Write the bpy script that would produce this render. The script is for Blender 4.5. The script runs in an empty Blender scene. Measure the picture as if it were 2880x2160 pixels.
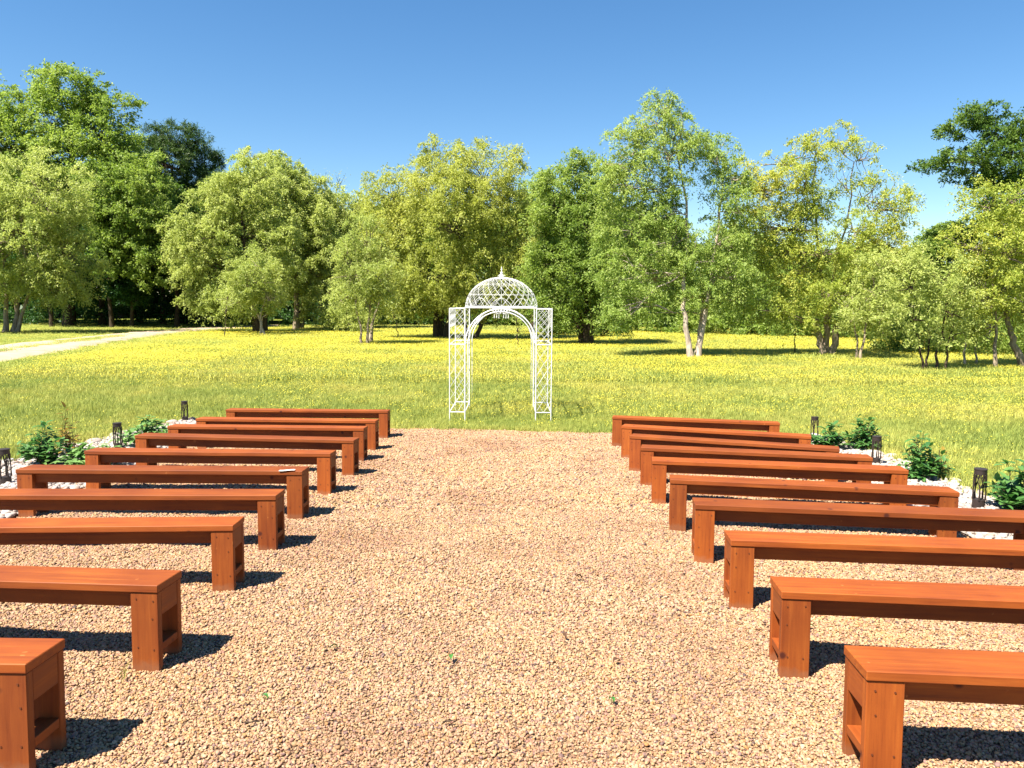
import bpy, bmesh, math, random
import numpy as np
from mathutils import Matrix, Vector

random.seed(7)
rng = np.random.default_rng(7)
scene = bpy.context.scene
COL = scene.collection

# ------------------------------------------------------------------ camera
F_PX, CX, CY, HORIZON = 2135.0, 1440.0, 1080.0, 853.0      # of the 2880 x 2160 photograph
CAM_H, ROLL = 2.0, math.radians(0.4)
PITCH = math.atan((CY - HORIZON) / F_PX)
_up = np.array([0, math.sin(PITCH), math.cos(PITCH)])
_fw = np.array([0, math.cos(PITCH), -math.sin(PITCH)])
_rt = np.array([1.0, 0, 0])
_cx = math.cos(ROLL) * _rt + math.sin(ROLL) * _up
_cy = -math.sin(ROLL) * _rt + math.cos(ROLL) * _up
cam_data = bpy.data.cameras.new("camera")
cam_data.sensor_width = 36.0
cam_data.lens = 36.0 * F_PX / 2880.0
cam_data.clip_end = 2000
cam = bpy.data.objects.new("camera", cam_data)
COL.objects.link(cam)
m = Matrix.Identity(4)
for i in range(3):
    m[i][0], m[i][1], m[i][2] = _cx[i], _cy[i], -_fw[i]
m[2][3] = CAM_H
cam.matrix_world = m
scene.camera = cam

# ------------------------------------------------------------------ sky, sun, exposure
SUN_EL, SUN_AZ = math.radians(58), math.radians(229)        # azimuth clockwise from +Y: behind the camera, to the left
world = bpy.data.worlds.new("World")
scene.world = world
world.use_nodes = True
wn, wl = world.node_tree.nodes, world.node_tree.links
bg = wn["Background"]
sky = wn.new("ShaderNodeTexSky")
sky.sky_type = "NISHITA"
sky.sun_disc = False
sky.sun_elevation = SUN_EL
sky.sun_rotation = SUN_AZ
sky.altitude = 50
sky.air_density = 1.0
sky.dust_density = 0.0
sky.ozone_density = 2.2
hs = wn.new("ShaderNodeHueSaturation")
hs.inputs["Saturation"].default_value = 1.26
wl.new(sky.outputs[0], hs.inputs["Color"])
wl.new(hs.outputs[0], bg.inputs[0])
bg.inputs[1].default_value = 0.054

sun_data = bpy.data.lights.new("sun", "SUN")
sun_data.energy = 5.0
sun_data.angle = math.radians(0.53)
sun_data.color = (1.0, 0.93, 0.80)
sun = bpy.data.objects.new("sun", sun_data)
COL.objects.link(sun)
_sd = Vector((math.sin(SUN_AZ) * math.cos(SUN_EL), math.cos(SUN_AZ) * math.cos(SUN_EL), math.sin(SUN_EL)))
sun.rotation_euler = _sd.to_track_quat("Z", "Y").to_euler()
sun.location = _sd * 50

vs = scene.view_settings
vs.view_transform = "Standard"
vs.look = "None"
vs.gamma = 1.0
vs.use_curve_mapping = False
vs.exposure = 1.7
scene.cycles.max_bounces = 8
scene.cycles.diffuse_bounces = 4
scene.cycles.transparent_max_bounces = 8
scene.cycles.use_denoising = True

# ------------------------------------------------------------------ helpers
def ray(x, y):
    u, v = (x - CX) / F_PX, (CY - y) / F_PX
    return u * _cx + v * _cy + _fw

def at(x, y, z=0.0):
    """ground point (or point on the plane z) seen at photo position x, y"""
    d = ray(x, y)
    return np.array([0, 0, CAM_H]) + d * ((z - CAM_H) / d[2])

# the gravel court falls gently away from the camera, then levels out into the meadow
SLOPE, Z_NEAR, Y_BREAK = 0.0375, 0.29, 13.6
def gz(x, y):
    y = np.asarray(y, float)
    zb = Z_NEAR - SLOPE * Y_BREAK
    t = np.clip((y - Y_BREAK) / 14.0, 0, 1); t = t * t * (3 - 2 * t)
    return np.where(y < Y_BREAK, Z_NEAR - SLOPE * np.maximum(y, -30), zb * (1 - t))

def atp(x, y, dz=0.0):
    """point dz above the sloping court seen at photo position x, y"""
    d = ray(x, y)
    t = (Z_NEAR + dz - CAM_H) / (d[2] + SLOPE * d[1])
    return np.array([0, 0, CAM_H]) + d * t
def remap(p):
    """a point first plotted on level ground, moved to where the sloping court shows it"""
    X, Y = p
    Yn = (CAM_H - Z_NEAR) / (CAM_H / Y - SLOPE)
    return (X * Yn / Y, Yn)

K = 2880 / 2212.0
def P(x, y, Y):
    """point at depth Y seen at position x, y of the 2212-wide view"""
    d = ray(x * K, y * K)
    return np.array([0, 0, CAM_H]) + d * (Y / d[1])

def G(x, y, z=0.0):
    return at(x * K, y * K, z)

def mesh_from(name, verts, faces, mat=None, smooth=False):
    """verts (n,3); faces (k,m) array or list of such arrays"""
    if isinstance(faces, np.ndarray):
        faces = [faces]
    faces = [f for f in faces if len(f)]
    me = bpy.data.meshes.new(name)
    verts = np.asarray(verts, dtype=np.float32)
    me.vertices.add(len(verts))
    me.vertices.foreach_set("co", verts.ravel())
    tot = sum(f.size for f in faces)
    me.loops.add(tot)
    me.loops.foreach_set("vertex_index", np.concatenate([f.ravel() for f in faces]).astype(np.int32))
    sizes = np.concatenate([np.full(len(f), f.shape[1], np.int32) for f in faces])
    me.polygons.add(len(sizes))
    me.polygons.foreach_set("loop_start", np.concatenate([[0], np.cumsum(sizes)[:-1]]).astype(np.int32))
    me.polygons.foreach_set("loop_total", sizes)
    if smooth:
        me.polygons.foreach_set("use_smooth", np.ones(len(sizes), dtype=bool))
    me.update(calc_edges=True)
    if mat:
        me.materials.append(mat)
    return me

class MB:
    """collects simple shapes into one mesh"""
    def __init__(s):
        s.v, s.f4, s.f3, s.n = [], [], [], 0
    def add(s, verts, quads=None, tris=None):
        verts = np.asarray(verts, float).reshape(-1, 3)
        if quads is not None and len(quads):
            s.f4.append(np.asarray(quads, int) + s.n)
        if tris is not None and len(tris):
            s.f3.append(np.asarray(tris, int) + s.n)
        s.v.append(verts)
        s.n += len(verts)
    def tube(s, pts, radii, sides=6, caps=True):
        pts = np.asarray(pts, float)
        n = len(pts)
        radii = np.broadcast_to(np.asarray(radii, float), (n,))
        tan = np.gradient(pts, axis=0)
        tan /= np.linalg.norm(tan, axis=1)[:, None] + 1e-9
        ref = np.array([0, 0, 1.0]) if abs(tan[:, 2]).mean() < 0.8 else np.array([1.0, 0.13, 0])
        a = np.cross(tan, ref); a /= np.linalg.norm(a, axis=1)[:, None] + 1e-9
        b = np.cross(tan, a)
        th = np.arange(sides) * 2 * math.pi / sides
        ring = pts[:, None] + radii[:, None, None] * (np.cos(th)[None, :, None] * a[:, None] + np.sin(th)[None, :, None] * b[:, None])
        i = np.arange(n - 1)[:, None] * sides
        j = np.arange(sides)[None]
        k = (j + 1) % sides
        q = np.stack([i + j, i + k, i + sides + k, i + sides + j], -1).reshape(-1, 4)
        v = ring.reshape(-1, 3)
        tr = []
        if caps:
            v = np.vstack([v, ring[0], ring[-1], pts[0], pts[-1]])
            b0, b1 = n * sides, (n + 1) * sides
            c0, c1 = (n + 2) * sides, (n + 2) * sides + 1
            for x in range(sides):
                tr.append((c0, b0 + (x + 1) % sides, b0 + x))
                tr.append((c1, b1 + x, b1 + (x + 1) % sides))
        s.add(v, q, tr)
    def box(s, x0, x1, y0, y1, z0, z1):
        v = [(x, y, z) for z in (z0, z1) for y in (y0, y1) for x in (x0, x1)]
        s.add(v, [(0, 2, 3, 1), (4, 5, 7, 6), (0, 1, 5, 4), (2, 6, 7, 3), (0, 4, 6, 2), (1, 3, 7, 5)])
    def mesh(s, name, mat, smooth=False):
        faces = []
        if s.f4: faces.append(np.vstack(s.f4))
        if s.f3: faces.append(np.vstack(s.f3))
        return mesh_from(name, np.vstack(s.v), faces, mat, smooth)

def ob(name, me, parent=None, label=None, cat=None, group=None, kind=None, loc=None):
    o = bpy.data.objects.new(name, me)
    COL.objects.link(o)
    if parent is not None: o.parent = parent
    if label: o["label"] = label
    if cat: o["category"] = cat
    if group: o["group"] = group
    if kind: o["kind"] = kind
    if loc is not None: o.location = loc
    return o

def thing(name, label, cat, loc=(0, 0, 0), rz=0.0, group=None):
    o = ob(name, None, None, label, cat, group)
    o.empty_display_size = 0.2
    o.location = loc
    o.rotation_euler = (0, 0, rz)
    return o

def bevel_box(name, x0, x1, y0, y1, z0, z1, mat, bw=0.004):
    bm = bmesh.new()
    bmesh.ops.create_cube(bm, size=1)
    bmesh.ops.scale(bm, vec=(x1 - x0, y1 - y0, z1 - z0), verts=bm.verts)
    bmesh.ops.translate(bm, vec=((x0 + x1) / 2, (y0 + y1) / 2, (z0 + z1) / 2), verts=bm.verts)
    bmesh.ops.bevel(bm, geom=list(bm.edges), offset=bw, segments=1, affect="EDGES", profile=0.5)
    me = bpy.data.meshes.new(name)
    bm.to_mesh(me); bm.free()
    me.materials.append(mat)
    return me

def vnoise(x, y, cell, seed):
    """smooth value noise 0..1"""
    r = np.random.default_rng(seed).random((256, 256))
    u, v = np.asarray(x) / cell + 1000.3, np.asarray(y) / cell + 1000.7
    i, j = np.floor(u).astype(int), np.floor(v).astype(int)
    a, b = u - i, v - j
    a, b = a * a * (3 - 2 * a), b * b * (3 - 2 * b)
    g = lambda p, q: r[p % 256, q % 256]
    return (g(i, j) * (1 - a) + g(i + 1, j) * a) * (1 - b) + (g(i, j + 1) * (1 - a) + g(i + 1, j + 1) * a) * b

# ------------------------------------------------------------------ materials
def mat_new(name):
    mt = bpy.data.materials.new(name)
    mt.use_nodes = True
    return mt, mt.node_tree.nodes, mt.node_tree.links, mt.node_tree.nodes["Principled BSDF"]

def ramp(nodes, stops, interp="LINEAR"):
    r = nodes.new("ShaderNodeValToRGB")
    r.color_ramp.interpolation = interp
    e = r.color_ramp.elements
    while len(e) < len(stops): e.new(0.5)
    for el, (p, c) in zip(e, stops):
        el.position = p; el.color = (*c, 1)
    return r

def noise(nodes, links, scale, detail=4, vec=None, rough=0.55, dims="3D"):
    n = nodes.new("ShaderNodeTexNoise")
    n.noise_dimensions = dims
    n.inputs["Scale"].default_value = scale
    n.inputs["Detail"].default_value = detail
    n.inputs["Roughness"].default_value = rough
    if vec is not None: links.new(vec, n.inputs["Vector"])
    return n

def mixc(nodes, links, fac, a, b, mode="MIX"):
    x = nodes.new("ShaderNodeMix"); x.data_type = "RGBA"; x.blend_type = mode
    for s, val in ((x.inputs[0], fac), (x.inputs[6], a), (x.inputs[7], b)):
        if isinstance(val, (int, float)): s.default_value = val
        elif isinstance(val, tuple): s.default_value = (*val, 1)
        else: links.new(val, s)
    return x.outputs[2]

def wood_mat(name, axis):
    mt, n, l, p = mat_new(name)
    tc = n.new("ShaderNodeTexCoord"); oi = n.new("ShaderNodeObjectInfo")
    off = n.new("ShaderNodeVectorMath"); off.operation = "SCALE"
    off.inputs[0].default_value = (37, 53, 71); l.new(oi.outputs["Random"], off.inputs["Scale"])
    add = n.new("ShaderNodeVectorMath"); l.new(tc.outputs["Object"], add.inputs[0]); l.new(off.outputs[0], add.inputs[1])
    mp = n.new("ShaderNodeMapping"); l.new(add.outputs[0], mp.inputs["Vector"])
    sc = [14.0, 14.0, 14.0]; sc[axis] = 0.7
    mp.inputs["Scale"].default_value = sc
    g1 = noise(n, l, 3.0, 6, mp.outputs[0], 0.65)
    big = noise(n, l, 2.2, 3, add.outputs[0])
    r1 = ramp(n, [(0.28, (0.150, 0.028, 0.003)), (0.45, (0.215, 0.046, 0.0045)), (0.58, (0.245, 0.056, 0.0055)), (0.75, (0.31, 0.082, 0.010))])
    l.new(g1.outputs["Fac"], r1.inputs[0])
    r2 = ramp(n, [(0.3, (0.78, 0.72, 0.7)), (0.7, (1.12, 1.18, 1.15))])
    l.new(big.outputs["Fac"], r2.inputs[0])
    c = mixc(n, l, 1.0, r1.outputs[0], r2.outputs[0], "MULTIPLY")
    # sparse worn scuffs and dark knots
    sp = noise(n, l, 16.0, 2, add.outputs[0]); rs = ramp(n, [(0.74, (0, 0, 0)), (0.79, (1, 1, 1))]); l.new(sp.outputs["Fac"], rs.inputs[0])
    c = mixc(n, l, rs.outputs[0], c, (0.34, 0.11, 0.025))
    kn = n.new("ShaderNodeTexVoronoi"); kn.inputs["Scale"].default_value = 4.2; l.new(add.outputs[0], kn.inputs["Vector"])
    rk = ramp(n, [(0.05, (1, 1, 1)), (0.10, (0, 0, 0))]); l.new(kn.outputs["Distance"], rk.inputs[0])
    c = mixc(n, l, rk.outputs[0], c, (0.06, 0.010, 0.003))
    sx = n.new("ShaderNodeSeparateXYZ"); l.new(tc.outputs["Object"], sx.inputs[0])
    dn = noise(n, l, 22.0, 4, add.outputs[0])
    dz = n.new("ShaderNodeMath"); dz.operation = "MULTIPLY_ADD"; l.new(dn.outputs["Fac"], dz.inputs[0]); dz.inputs[1].default_value = -0.075; l.new(sx.outputs["Z"], dz.inputs[2])
    rd_ = ramp(n, [(0.0, (0.32, 0.32, 0.32)), (0.03, (0, 0, 0))]); l.new(dz.outputs[0], rd_.inputs[0])
    c = mixc(n, l, rd_.outputs[0], c, (0.21, 0.12, 0.07))
    hv = n.new("ShaderNodeHueSaturation"); l.new(c, hv.inputs["Color"])
    mr = n.new("ShaderNodeMapRange"); mr.inputs["To Min"].default_value = 0.76; mr.inputs["To Max"].default_value = 1.22
    l.new(oi.outputs["Random"], mr.inputs[0]); l.new(mr.outputs[0], hv.inputs["Value"])
    l.new(hv.outputs[0], p.inputs["Base Color"])
    rr = n.new("ShaderNodeMapRange"); rr.inputs["To Min"].default_value = 0.55; rr.inputs["To Max"].default_value = 0.8
    l.new(g1.outputs["Fac"], rr.inputs[0]); l.new(rr.outputs[0], p.inputs["Roughness"])
    p.inputs["Specular IOR Level"].default_value = 0.33
    bp = n.new("ShaderNodeBump"); bp.inputs["Strength"].default_value = 0.25; bp.inputs["Distance"].default_value = 0.004
    l.new(g1.outputs["Fac"], bp.inputs["Height"]); l.new(bp.outputs[0], p.inputs["Normal"])
    return mt

WOOD_X, WOOD_Y, WOOD_Z = wood_mat("stained_wood_long", 0), wood_mat("stained_wood_cross", 1), wood_mat("stained_wood_upright", 2)

def plain(name, col, rough=0.6, spec=0.4, metal=0.0, var=0.0, scale=8):
    mt, n, l, p = mat_new(name)
    p.inputs["Roughness"].default_value = rough
    p.inputs["Specular IOR Level"].default_value = spec
    p.inputs["Metallic"].default_value = metal
    tc = n.new("ShaderNodeTexCoord")
    nz = noise(n, l, scale, 5, tc.outputs["Object"])
    lo = tuple(c * (1 - var) for c in col); hi = tuple(min(1, c * (1 + var)) for c in col)
    r = ramp(n, [(0.3, lo), (0.7, hi)])
    l.new(nz.outputs["Fac"], r.inputs[0]); l.new(r.outputs[0], p.inputs["Base Color"])
    return mt

WHITE_METAL = plain("white_enamel", (0.66, 0.66, 0.65), 0.4, 0.5, 0, 0.04)
DARK_METAL = plain("dark_bronze_metal", (0.040, 0.028, 0.024), 0.5, 0.5, 0.3, 0.25)
SCREW = plain("screw_head_stained", (0.09, 0.022, 0.006), 0.5, 0.5, 0, 0.3, 60)
PAPER = plain("paper_white", (0.78, 0.76, 0.72), 0.8, 0.2, 0, 0.03)

def bark(name, lo, hi):
    mt, n, l, p = mat_new(name)
    tc = n.new("ShaderNodeTexCoord")
    mp = n.new("ShaderNodeMapping"); mp.inputs["Scale"].default_value = (6, 6, 1.4); l.new(tc.outputs["Object"], mp.inputs[0])
    nz = noise(n, l, 2.2, 7, mp.outputs[0], 0.7)
    r = ramp(n, [(0.3, lo), (0.68, hi)]); l.new(nz.outputs["Fac"], r.inputs[0]); l.new(r.outputs[0], p.inputs["Base Color"])
    p.inputs["Roughness"].default_value = 0.9; p.inputs["Specular IOR Level"].default_value = 0.2
    bp = n.new("ShaderNodeBump"); bp.inputs["Strength"].default_value = 0.7; bp.inputs["Distance"].default_value = 0.03
    l.new(nz.outputs["Fac"], bp.inputs["Height"]); l.new(bp.outputs[0], p.inputs["Normal"])
    return mt
BARK_GREY = bark("grey_bark", (0.09, 0.065, 0.045), (0.36, 0.29, 0.21))
BARK_DARK = bark("dark_bark", (0.02, 0.014, 0.009), (0.085, 0.06, 0.038))
BARK_PALE = bark("pale_bark", (0.14, 0.10, 0.075), (0.52, 0.44, 0.36))

def leaf_mat(name, a, b, c, trans=0.35, gloss=0.25, patch=0.25):
    """three leaf colours: per-leaf variation plus larger patches of new growth"""
    mt, n, l, p = mat_new(name)
    ge = n.new("ShaderNodeNewGeometry"); tc = n.new("ShaderNodeTexCoord")
    r = ramp(n, [(0.0, a), (0.5, b), (1.0, c)])
    nz = noise(n, l, patch, 3, tc.outputs["Object"])
    mr = n.new("ShaderNodeMapRange"); mr.inputs[1].default_value = 0.3; mr.inputs[2].default_value = 0.7
    l.new(nz.outputs["Fac"], mr.inputs[0])
    ad = n.new("ShaderNodeMix"); ad.data_type = "FLOAT"; ad.inputs[0].default_value = 0.5
    l.new(ge.outputs["Random Per Island"], ad.inputs[2]); l.new(mr.outputs[0], ad.inputs[3])
    l.new(ad.outputs[0], r.inputs[0])
    l.new(r.outputs[0], p.inputs["Base Color"])
    p.inputs["Roughness"].default_value = 0.5; p.inputs["Specular IOR Level"].default_value = gloss
    tr = n.new("ShaderNodeBsdfTranslucent")
    hv = n.new("ShaderNodeHueSaturation"); hv.inputs["Value"].default_value = 1.15; hv.inputs["Saturation"].default_value = 1.1
    l.new(r.outputs[0], hv.inputs["Color"]); l.new(hv.outputs[0], tr.inputs["Color"])
    ms = n.new("ShaderNodeMixShader"); ms.inputs[0].default_value = trans
    l.new(p.outputs[0], ms.inputs[1]); l.new(tr.outputs[0], ms.inputs[2])
    l.new(ms.outputs[0], n["Material Output"].inputs["Surface"])
    return mt
LEAF_WILLOW = leaf_mat("willow_leaf", (0.2332, 0.3061, 0.0739), (0.3964, 0.4534, 0.1232), (0.5597, 0.5895, 0.2094), 0.48)
LEAF_WILLOW2 = leaf_mat("fresh_green_leaf", (0.1540, 0.2592, 0.0550), (0.2970, 0.3888, 0.0880), (0.4620, 0.5184, 0.1540), 0.48)
LEAF_OLIVE = leaf_mat("olive_yellow_leaf", (0.2592, 0.3024, 0.0550), (0.3888, 0.4266, 0.0935), (0.5400, 0.5400, 0.1540), 0.48)
LEAF_GREEN = leaf_mat("mid_green_leaf", (0.11, 0.19, 0.035), (0.24, 0.33, 0.065), (0.39, 0.46, 0.12), 0.48)
LEAF_GOLD = leaf_mat("golden_leaf", (0.2332, 0.3255, 0.0525), (0.3922, 0.4410, 0.0840), (0.5724, 0.5145, 0.1155), 0.48)
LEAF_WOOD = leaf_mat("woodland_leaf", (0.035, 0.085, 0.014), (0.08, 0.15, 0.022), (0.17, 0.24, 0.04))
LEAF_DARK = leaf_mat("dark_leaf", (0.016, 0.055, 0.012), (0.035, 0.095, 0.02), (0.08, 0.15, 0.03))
LEAF_PINE = leaf_mat("pine_needle", (0.03, 0.07, 0.018), (0.06, 0.115, 0.026), (0.13, 0.175, 0.045), 0.2)
LEAF_SHRUB = leaf_mat("shrub_leaf", (0.038, 0.119, 0.030), (0.076, 0.187, 0.043), (0.170, 0.289, 0.076), 0.3, 0.45, 3.0)
LEAF_SHRUB_LIGHT = leaf_mat("shrub_leaf_light", (0.085, 0.187, 0.051), (0.153, 0.281, 0.076), (0.255, 0.374, 0.119), 0.3, 0.45, 3.0)
LEAF_BRONZE = leaf_mat("bronze_leaf", (0.09, 0.055, 0.012), (0.22, 0.15, 0.02), (0.42, 0.27, 0.03), 0.3, 0.4, 3.0)

def grass_mat(name, a, b, c):
    mt, n, l, p = mat_new(name)
    oi = n.new("ShaderNodeObjectInfo"); ge = n.new("ShaderNodeNewGeometry")
    nz = noise(n, l, 0.30, 5, ge.outputs["Position"], 0.65)
    ad = n.new("ShaderNodeMix"); ad.data_type = "FLOAT"; ad.inputs[0].default_value = 0.6
    l.new(oi.outputs["Random"], ad.inputs[2])
    mr = n.new("ShaderNodeMapRange"); mr.inputs[1].default_value = 0.35; mr.inputs[2].default_value = 0.65
    l.new(nz.outputs["Fac"], mr.inputs[0]); l.new(mr.outputs[0], ad.inputs[3])
    r = ramp(n, [(0.0, a), (0.5, b), (1.0, c)]); l.new(ad.outputs[0], r.inputs[0]); l.new(r.outputs[0], p.inputs["Base Color"])
    p.inputs["Roughness"].default_value = 0.55; p.inputs["Specular IOR Level"].default_value = 0.2
    tr = n.new("ShaderNodeBsdfTranslucent"); l.new(r.outputs[0], tr.inputs["Color"])
    ms = n.new("ShaderNodeMixShader"); ms.inputs[0].default_value = 0.35
    l.new(p.outputs[0], ms.inputs[1]); l.new(tr.outputs[0], ms.inputs[2]); l.new(ms.outputs[0], n["Material Output"].inputs["Surface"])
    return mt
GRASS = grass_mat("meadow_grass_blade", (0.2104, 0.2785, 0.0579), (0.3561, 0.3900, 0.0868), (0.5502, 0.4874, 0.1241))
PETAL = plain("yellow_petal", (0.5667, 0.4918, 0.0499), 0.6, 0.2, 0, 0.15, 40)
def ground_mat():
    mt, n, l, p = mat_new("meadow_soil")
    ge = n.new("ShaderNodeNewGeometry")
    a = noise(n, l, 0.35, 6, ge.outputs["Position"]); b = noise(n, l, 9.0, 5, ge.outputs["Position"])
    r = ramp(n, [(0.3, (0.09, 0.13, 0.018)), (0.7, (0.17, 0.18, 0.03))]); l.new(a.outputs["Fac"], r.inputs[0])
    r2 = ramp(n, [(0.3, (0.6, 0.6, 0.55)), (0.7, (1.2, 1.2, 1.15))]); l.new(b.outputs["Fac"], r2.inputs[0])
    l.new(mixc(n, l, 1.0, r.outputs[0], r2.outputs[0], "MULTIPLY"), p.inputs["Base Color"])
    p.inputs["Roughness"].default_value = 1.0; p.inputs["Specular IOR Level"].default_value = 0.1
    return mt
def pebble_mat(name, stops, island=False, rough=0.75):
    mt, n, l, p = mat_new(name)
    if island:
        rnd = n.new("ShaderNodeNewGeometry").outputs["Random Per Island"]
    else:
        rnd = n.new("ShaderNodeObjectInfo").outputs["Random"]
    r = ramp(n, stops); l.new(rnd, r.inputs[0])
    tc = n.new("ShaderNodeTexCoord"); nz = noise(n, l, 60.0, 4, tc.outputs["Object"])
    r2 = ramp(n, [(0.25, (0.78, 0.76, 0.75)), (0.7, (1.1, 1.1, 1.1))]); l.new(nz.outputs["Fac"], r2.inputs[0])
    ge = n.new("ShaderNodeNewGeometry"); pz_ = noise(n, l, 0.75, 4, ge.outputs["Position"])
    r3 = ramp(n, [(0.32, (0.80, 0.74, 0.72)), (0.5, (1, 1, 1)), (0.68, (1.08, 1.04, 0.94))]); l.new(pz_.outputs["Fac"], r3.inputs[0])
    cc = mixc(n, l, 1.0, r.outputs[0], r2.outputs[0], "MULTIPLY")
    l.new(mixc(n, l, 1.0, cc, r3.outputs[0], "MULTIPLY"), p.inputs["Base Color"])
    p.inputs["Roughness"].default_value = rough; p.inputs["Specular IOR Level"].default_value = 0.3
    return mt
PEB_STOPS = [(0.0, (0.2130, 0.1116, 0.0585)), (0.10, (0.2911, 0.1837, 0.0936)), (0.28, (0.3621, 0.2428, 0.1235)), (0.42, (0.3337, 0.1837, 0.1274)),
             (0.54, (0.4047, 0.2887, 0.1625)), (0.66, (0.2840, 0.1418, 0.1066)), (0.78, (0.4402, 0.3215, 0.2080)), (0.86, (0.3408, 0.1706, 0.0585)), (0.93, (0.2130, 0.1312, 0.1144)), (1.0, (0.0710, 0.0459, 0.0416))]
PEBBLE = pebble_mat("pea_gravel_stone", PEB_STOPS)
WHITE_ROCK = pebble_mat("white_rock", [(0.0, (0.2788, 0.2320, 0.2106)), (0.5, (0.3772, 0.3440, 0.3198)), (0.85, (0.4264, 0.4000, 0.3822)), (1.0, (0.2706, 0.1840, 0.1404))])

def gravel_sheet_mat(name, dark, mid, light, scale):
    mt, n, l, p = mat_new(name)
    ge = n.new("ShaderNodeNewGeometry")
    v = n.new("ShaderNodeTexVoronoi"); v.inputs["Scale"].default_value = scale; l.new(ge.outputs["Position"], v.inputs["Vector"])
    sp = n.new("ShaderNodeSeparateColor"); l.new(v.outputs["Color"], sp.inputs[0])
    r = ramp(n, [(0.0, dark), (0.45, mid), (1.0, light)]); l.new(sp.outputs[0], r.inputs[0])
    a = noise(n, l, 1.1, 4, ge.outputs["Position"]); r2 = ramp(n, [(0.3, (0.85, 0.82, 0.8)), (0.7, (1.1, 1.1, 1.08))]); l.new(a.outputs["Fac"], r2.inputs[0])
    l.new(mixc(n, l, 1.0, r.outputs[0], r2.outputs[0], "MULTIPLY"), p.inputs["Base Color"])
    bp = n.new("ShaderNodeBump"); bp.inputs["Strength"].default_value = 0.9; bp.inputs["Distance"].default_value = 0.01; bp.invert = True
    l.new(v.outputs["Distance"], bp.inputs["Height"]); l.new(bp.outputs[0], p.inputs["Normal"])
    p.inputs["Roughness"].default_value = 0.9; p.inputs["Specular IOR Level"].default_value = 0.15
    return mt

# ------------------------------------------------------------------ geometry-node scatter for uncountable stuff
def scatter(name, pts, scales, rots, idx, variants, label, cat):
    coll = bpy.data.collections.new(name + "_pieces")
    for me in variants:
        coll.objects.link(bpy.data.objects.new(me.name, me))
    me = bpy.data.meshes.new(name)
    pts = np.asarray(pts, np.float32)
    me.vertices.add(len(pts)); me.vertices.foreach_set("co", pts.ravel())
    a = me.attributes.new("sc", "FLOAT_VECTOR", "POINT"); a.data.foreach_set("vector", np.asarray(scales, np.float32).ravel())
    a = me.attributes.new("rot", "FLOAT_VECTOR", "POINT"); a.data.foreach_set("vector", np.asarray(rots, np.float32).ravel())
    a = me.attributes.new("idx", "INT", "POINT"); a.data.foreach_set("value", np.asarray(idx, np.int32))
    o = ob(name, me, label=label, cat=cat, kind="stuff")
    ng = bpy.data.node_groups.new(name + "_scatter", "GeometryNodeTree")
    ng.interface.new_socket("Geometry", in_out="INPUT", socket_type="NodeSocketGeometry")
    ng.interface.new_socket("Geometry", in_out="OUTPUT", socket_type="NodeSocketGeometry")
    N, Lk = ng.nodes, ng.links
    gi, go = N.new("NodeGroupInput"), N.new("NodeGroupOutput")
    ci = N.new("GeometryNodeCollectionInfo"); ci.inputs["Collection"].default_value = coll
    ci.inputs["Separate Children"].default_value = True; ci.inputs["Reset Children"].default_value = True
    ip = N.new("GeometryNodeInstanceOnPoints"); ip.inputs["Pick Instance"].default_value = True
    def attr(nm, tp):
        x = N.new("GeometryNodeInputNamedAttribute"); x.data_type = tp; x.inputs["Name"].default_value = nm
        return x.outputs["Attribute"]
    Lk.new(gi.outputs[0], ip.inputs["Points"]); Lk.new(ci.outputs[0], ip.inputs["Instance"])
    Lk.new(attr("idx", "INT"), ip.inputs["Instance Index"])
    Lk.new(attr("rot", "FLOAT_VECTOR"), ip.inputs["Rotation"]); Lk.new(attr("sc", "FLOAT_VECTOR"), ip.inputs["Scale"])
    Lk.new(ip.outputs[0], go.inputs[0])
    md = o.modifiers.new("scatter", "NODES"); md.node_group = ng
    return o

# ------------------------------------------------------------------ ground, gravel pad, beds, road
def sheet(name, poly, z, mat, label=None):
    """a flat polygon sheet"""
    bm = bmesh.new()
    bm.faces.new([bm.verts.new((p[0], p[1], z)) for p in poly])
    bmesh.ops.triangulate(bm, faces=bm.faces)
    me = bpy.data.meshes.new(name); bm.to_mesh(me); bm.free(); me.materials.append(mat)
    return ob(name, me, kind="structure", label=label)

gxl = np.concatenate([[-600, -120, -60], np.linspace(-30, 30, 41), [60, 120, 600]]); gyl = np.concatenate([[-300, -60, -30], np.linspace(-12, 13.6, 20), np.linspace(14.2, 30, 24), [60, 120, 300, 900]])
GX, GY = np.meshgrid(gxl, gyl); GZ = gz(GX, GY) - 0.03
nx, ny = len(gxl), len(gyl); ii = (np.arange(ny - 1)[:, None] * nx + np.arange(nx - 1)[None]).ravel()
ob("ground", mesh_from("ground", np.stack([GX, GY, GZ], -1).reshape(-1, 3), np.stack([ii, ii + 1, ii + nx + 1, ii + nx], 1), ground_mat(), True), kind="structure", label="meadow ground under the grass")

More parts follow.
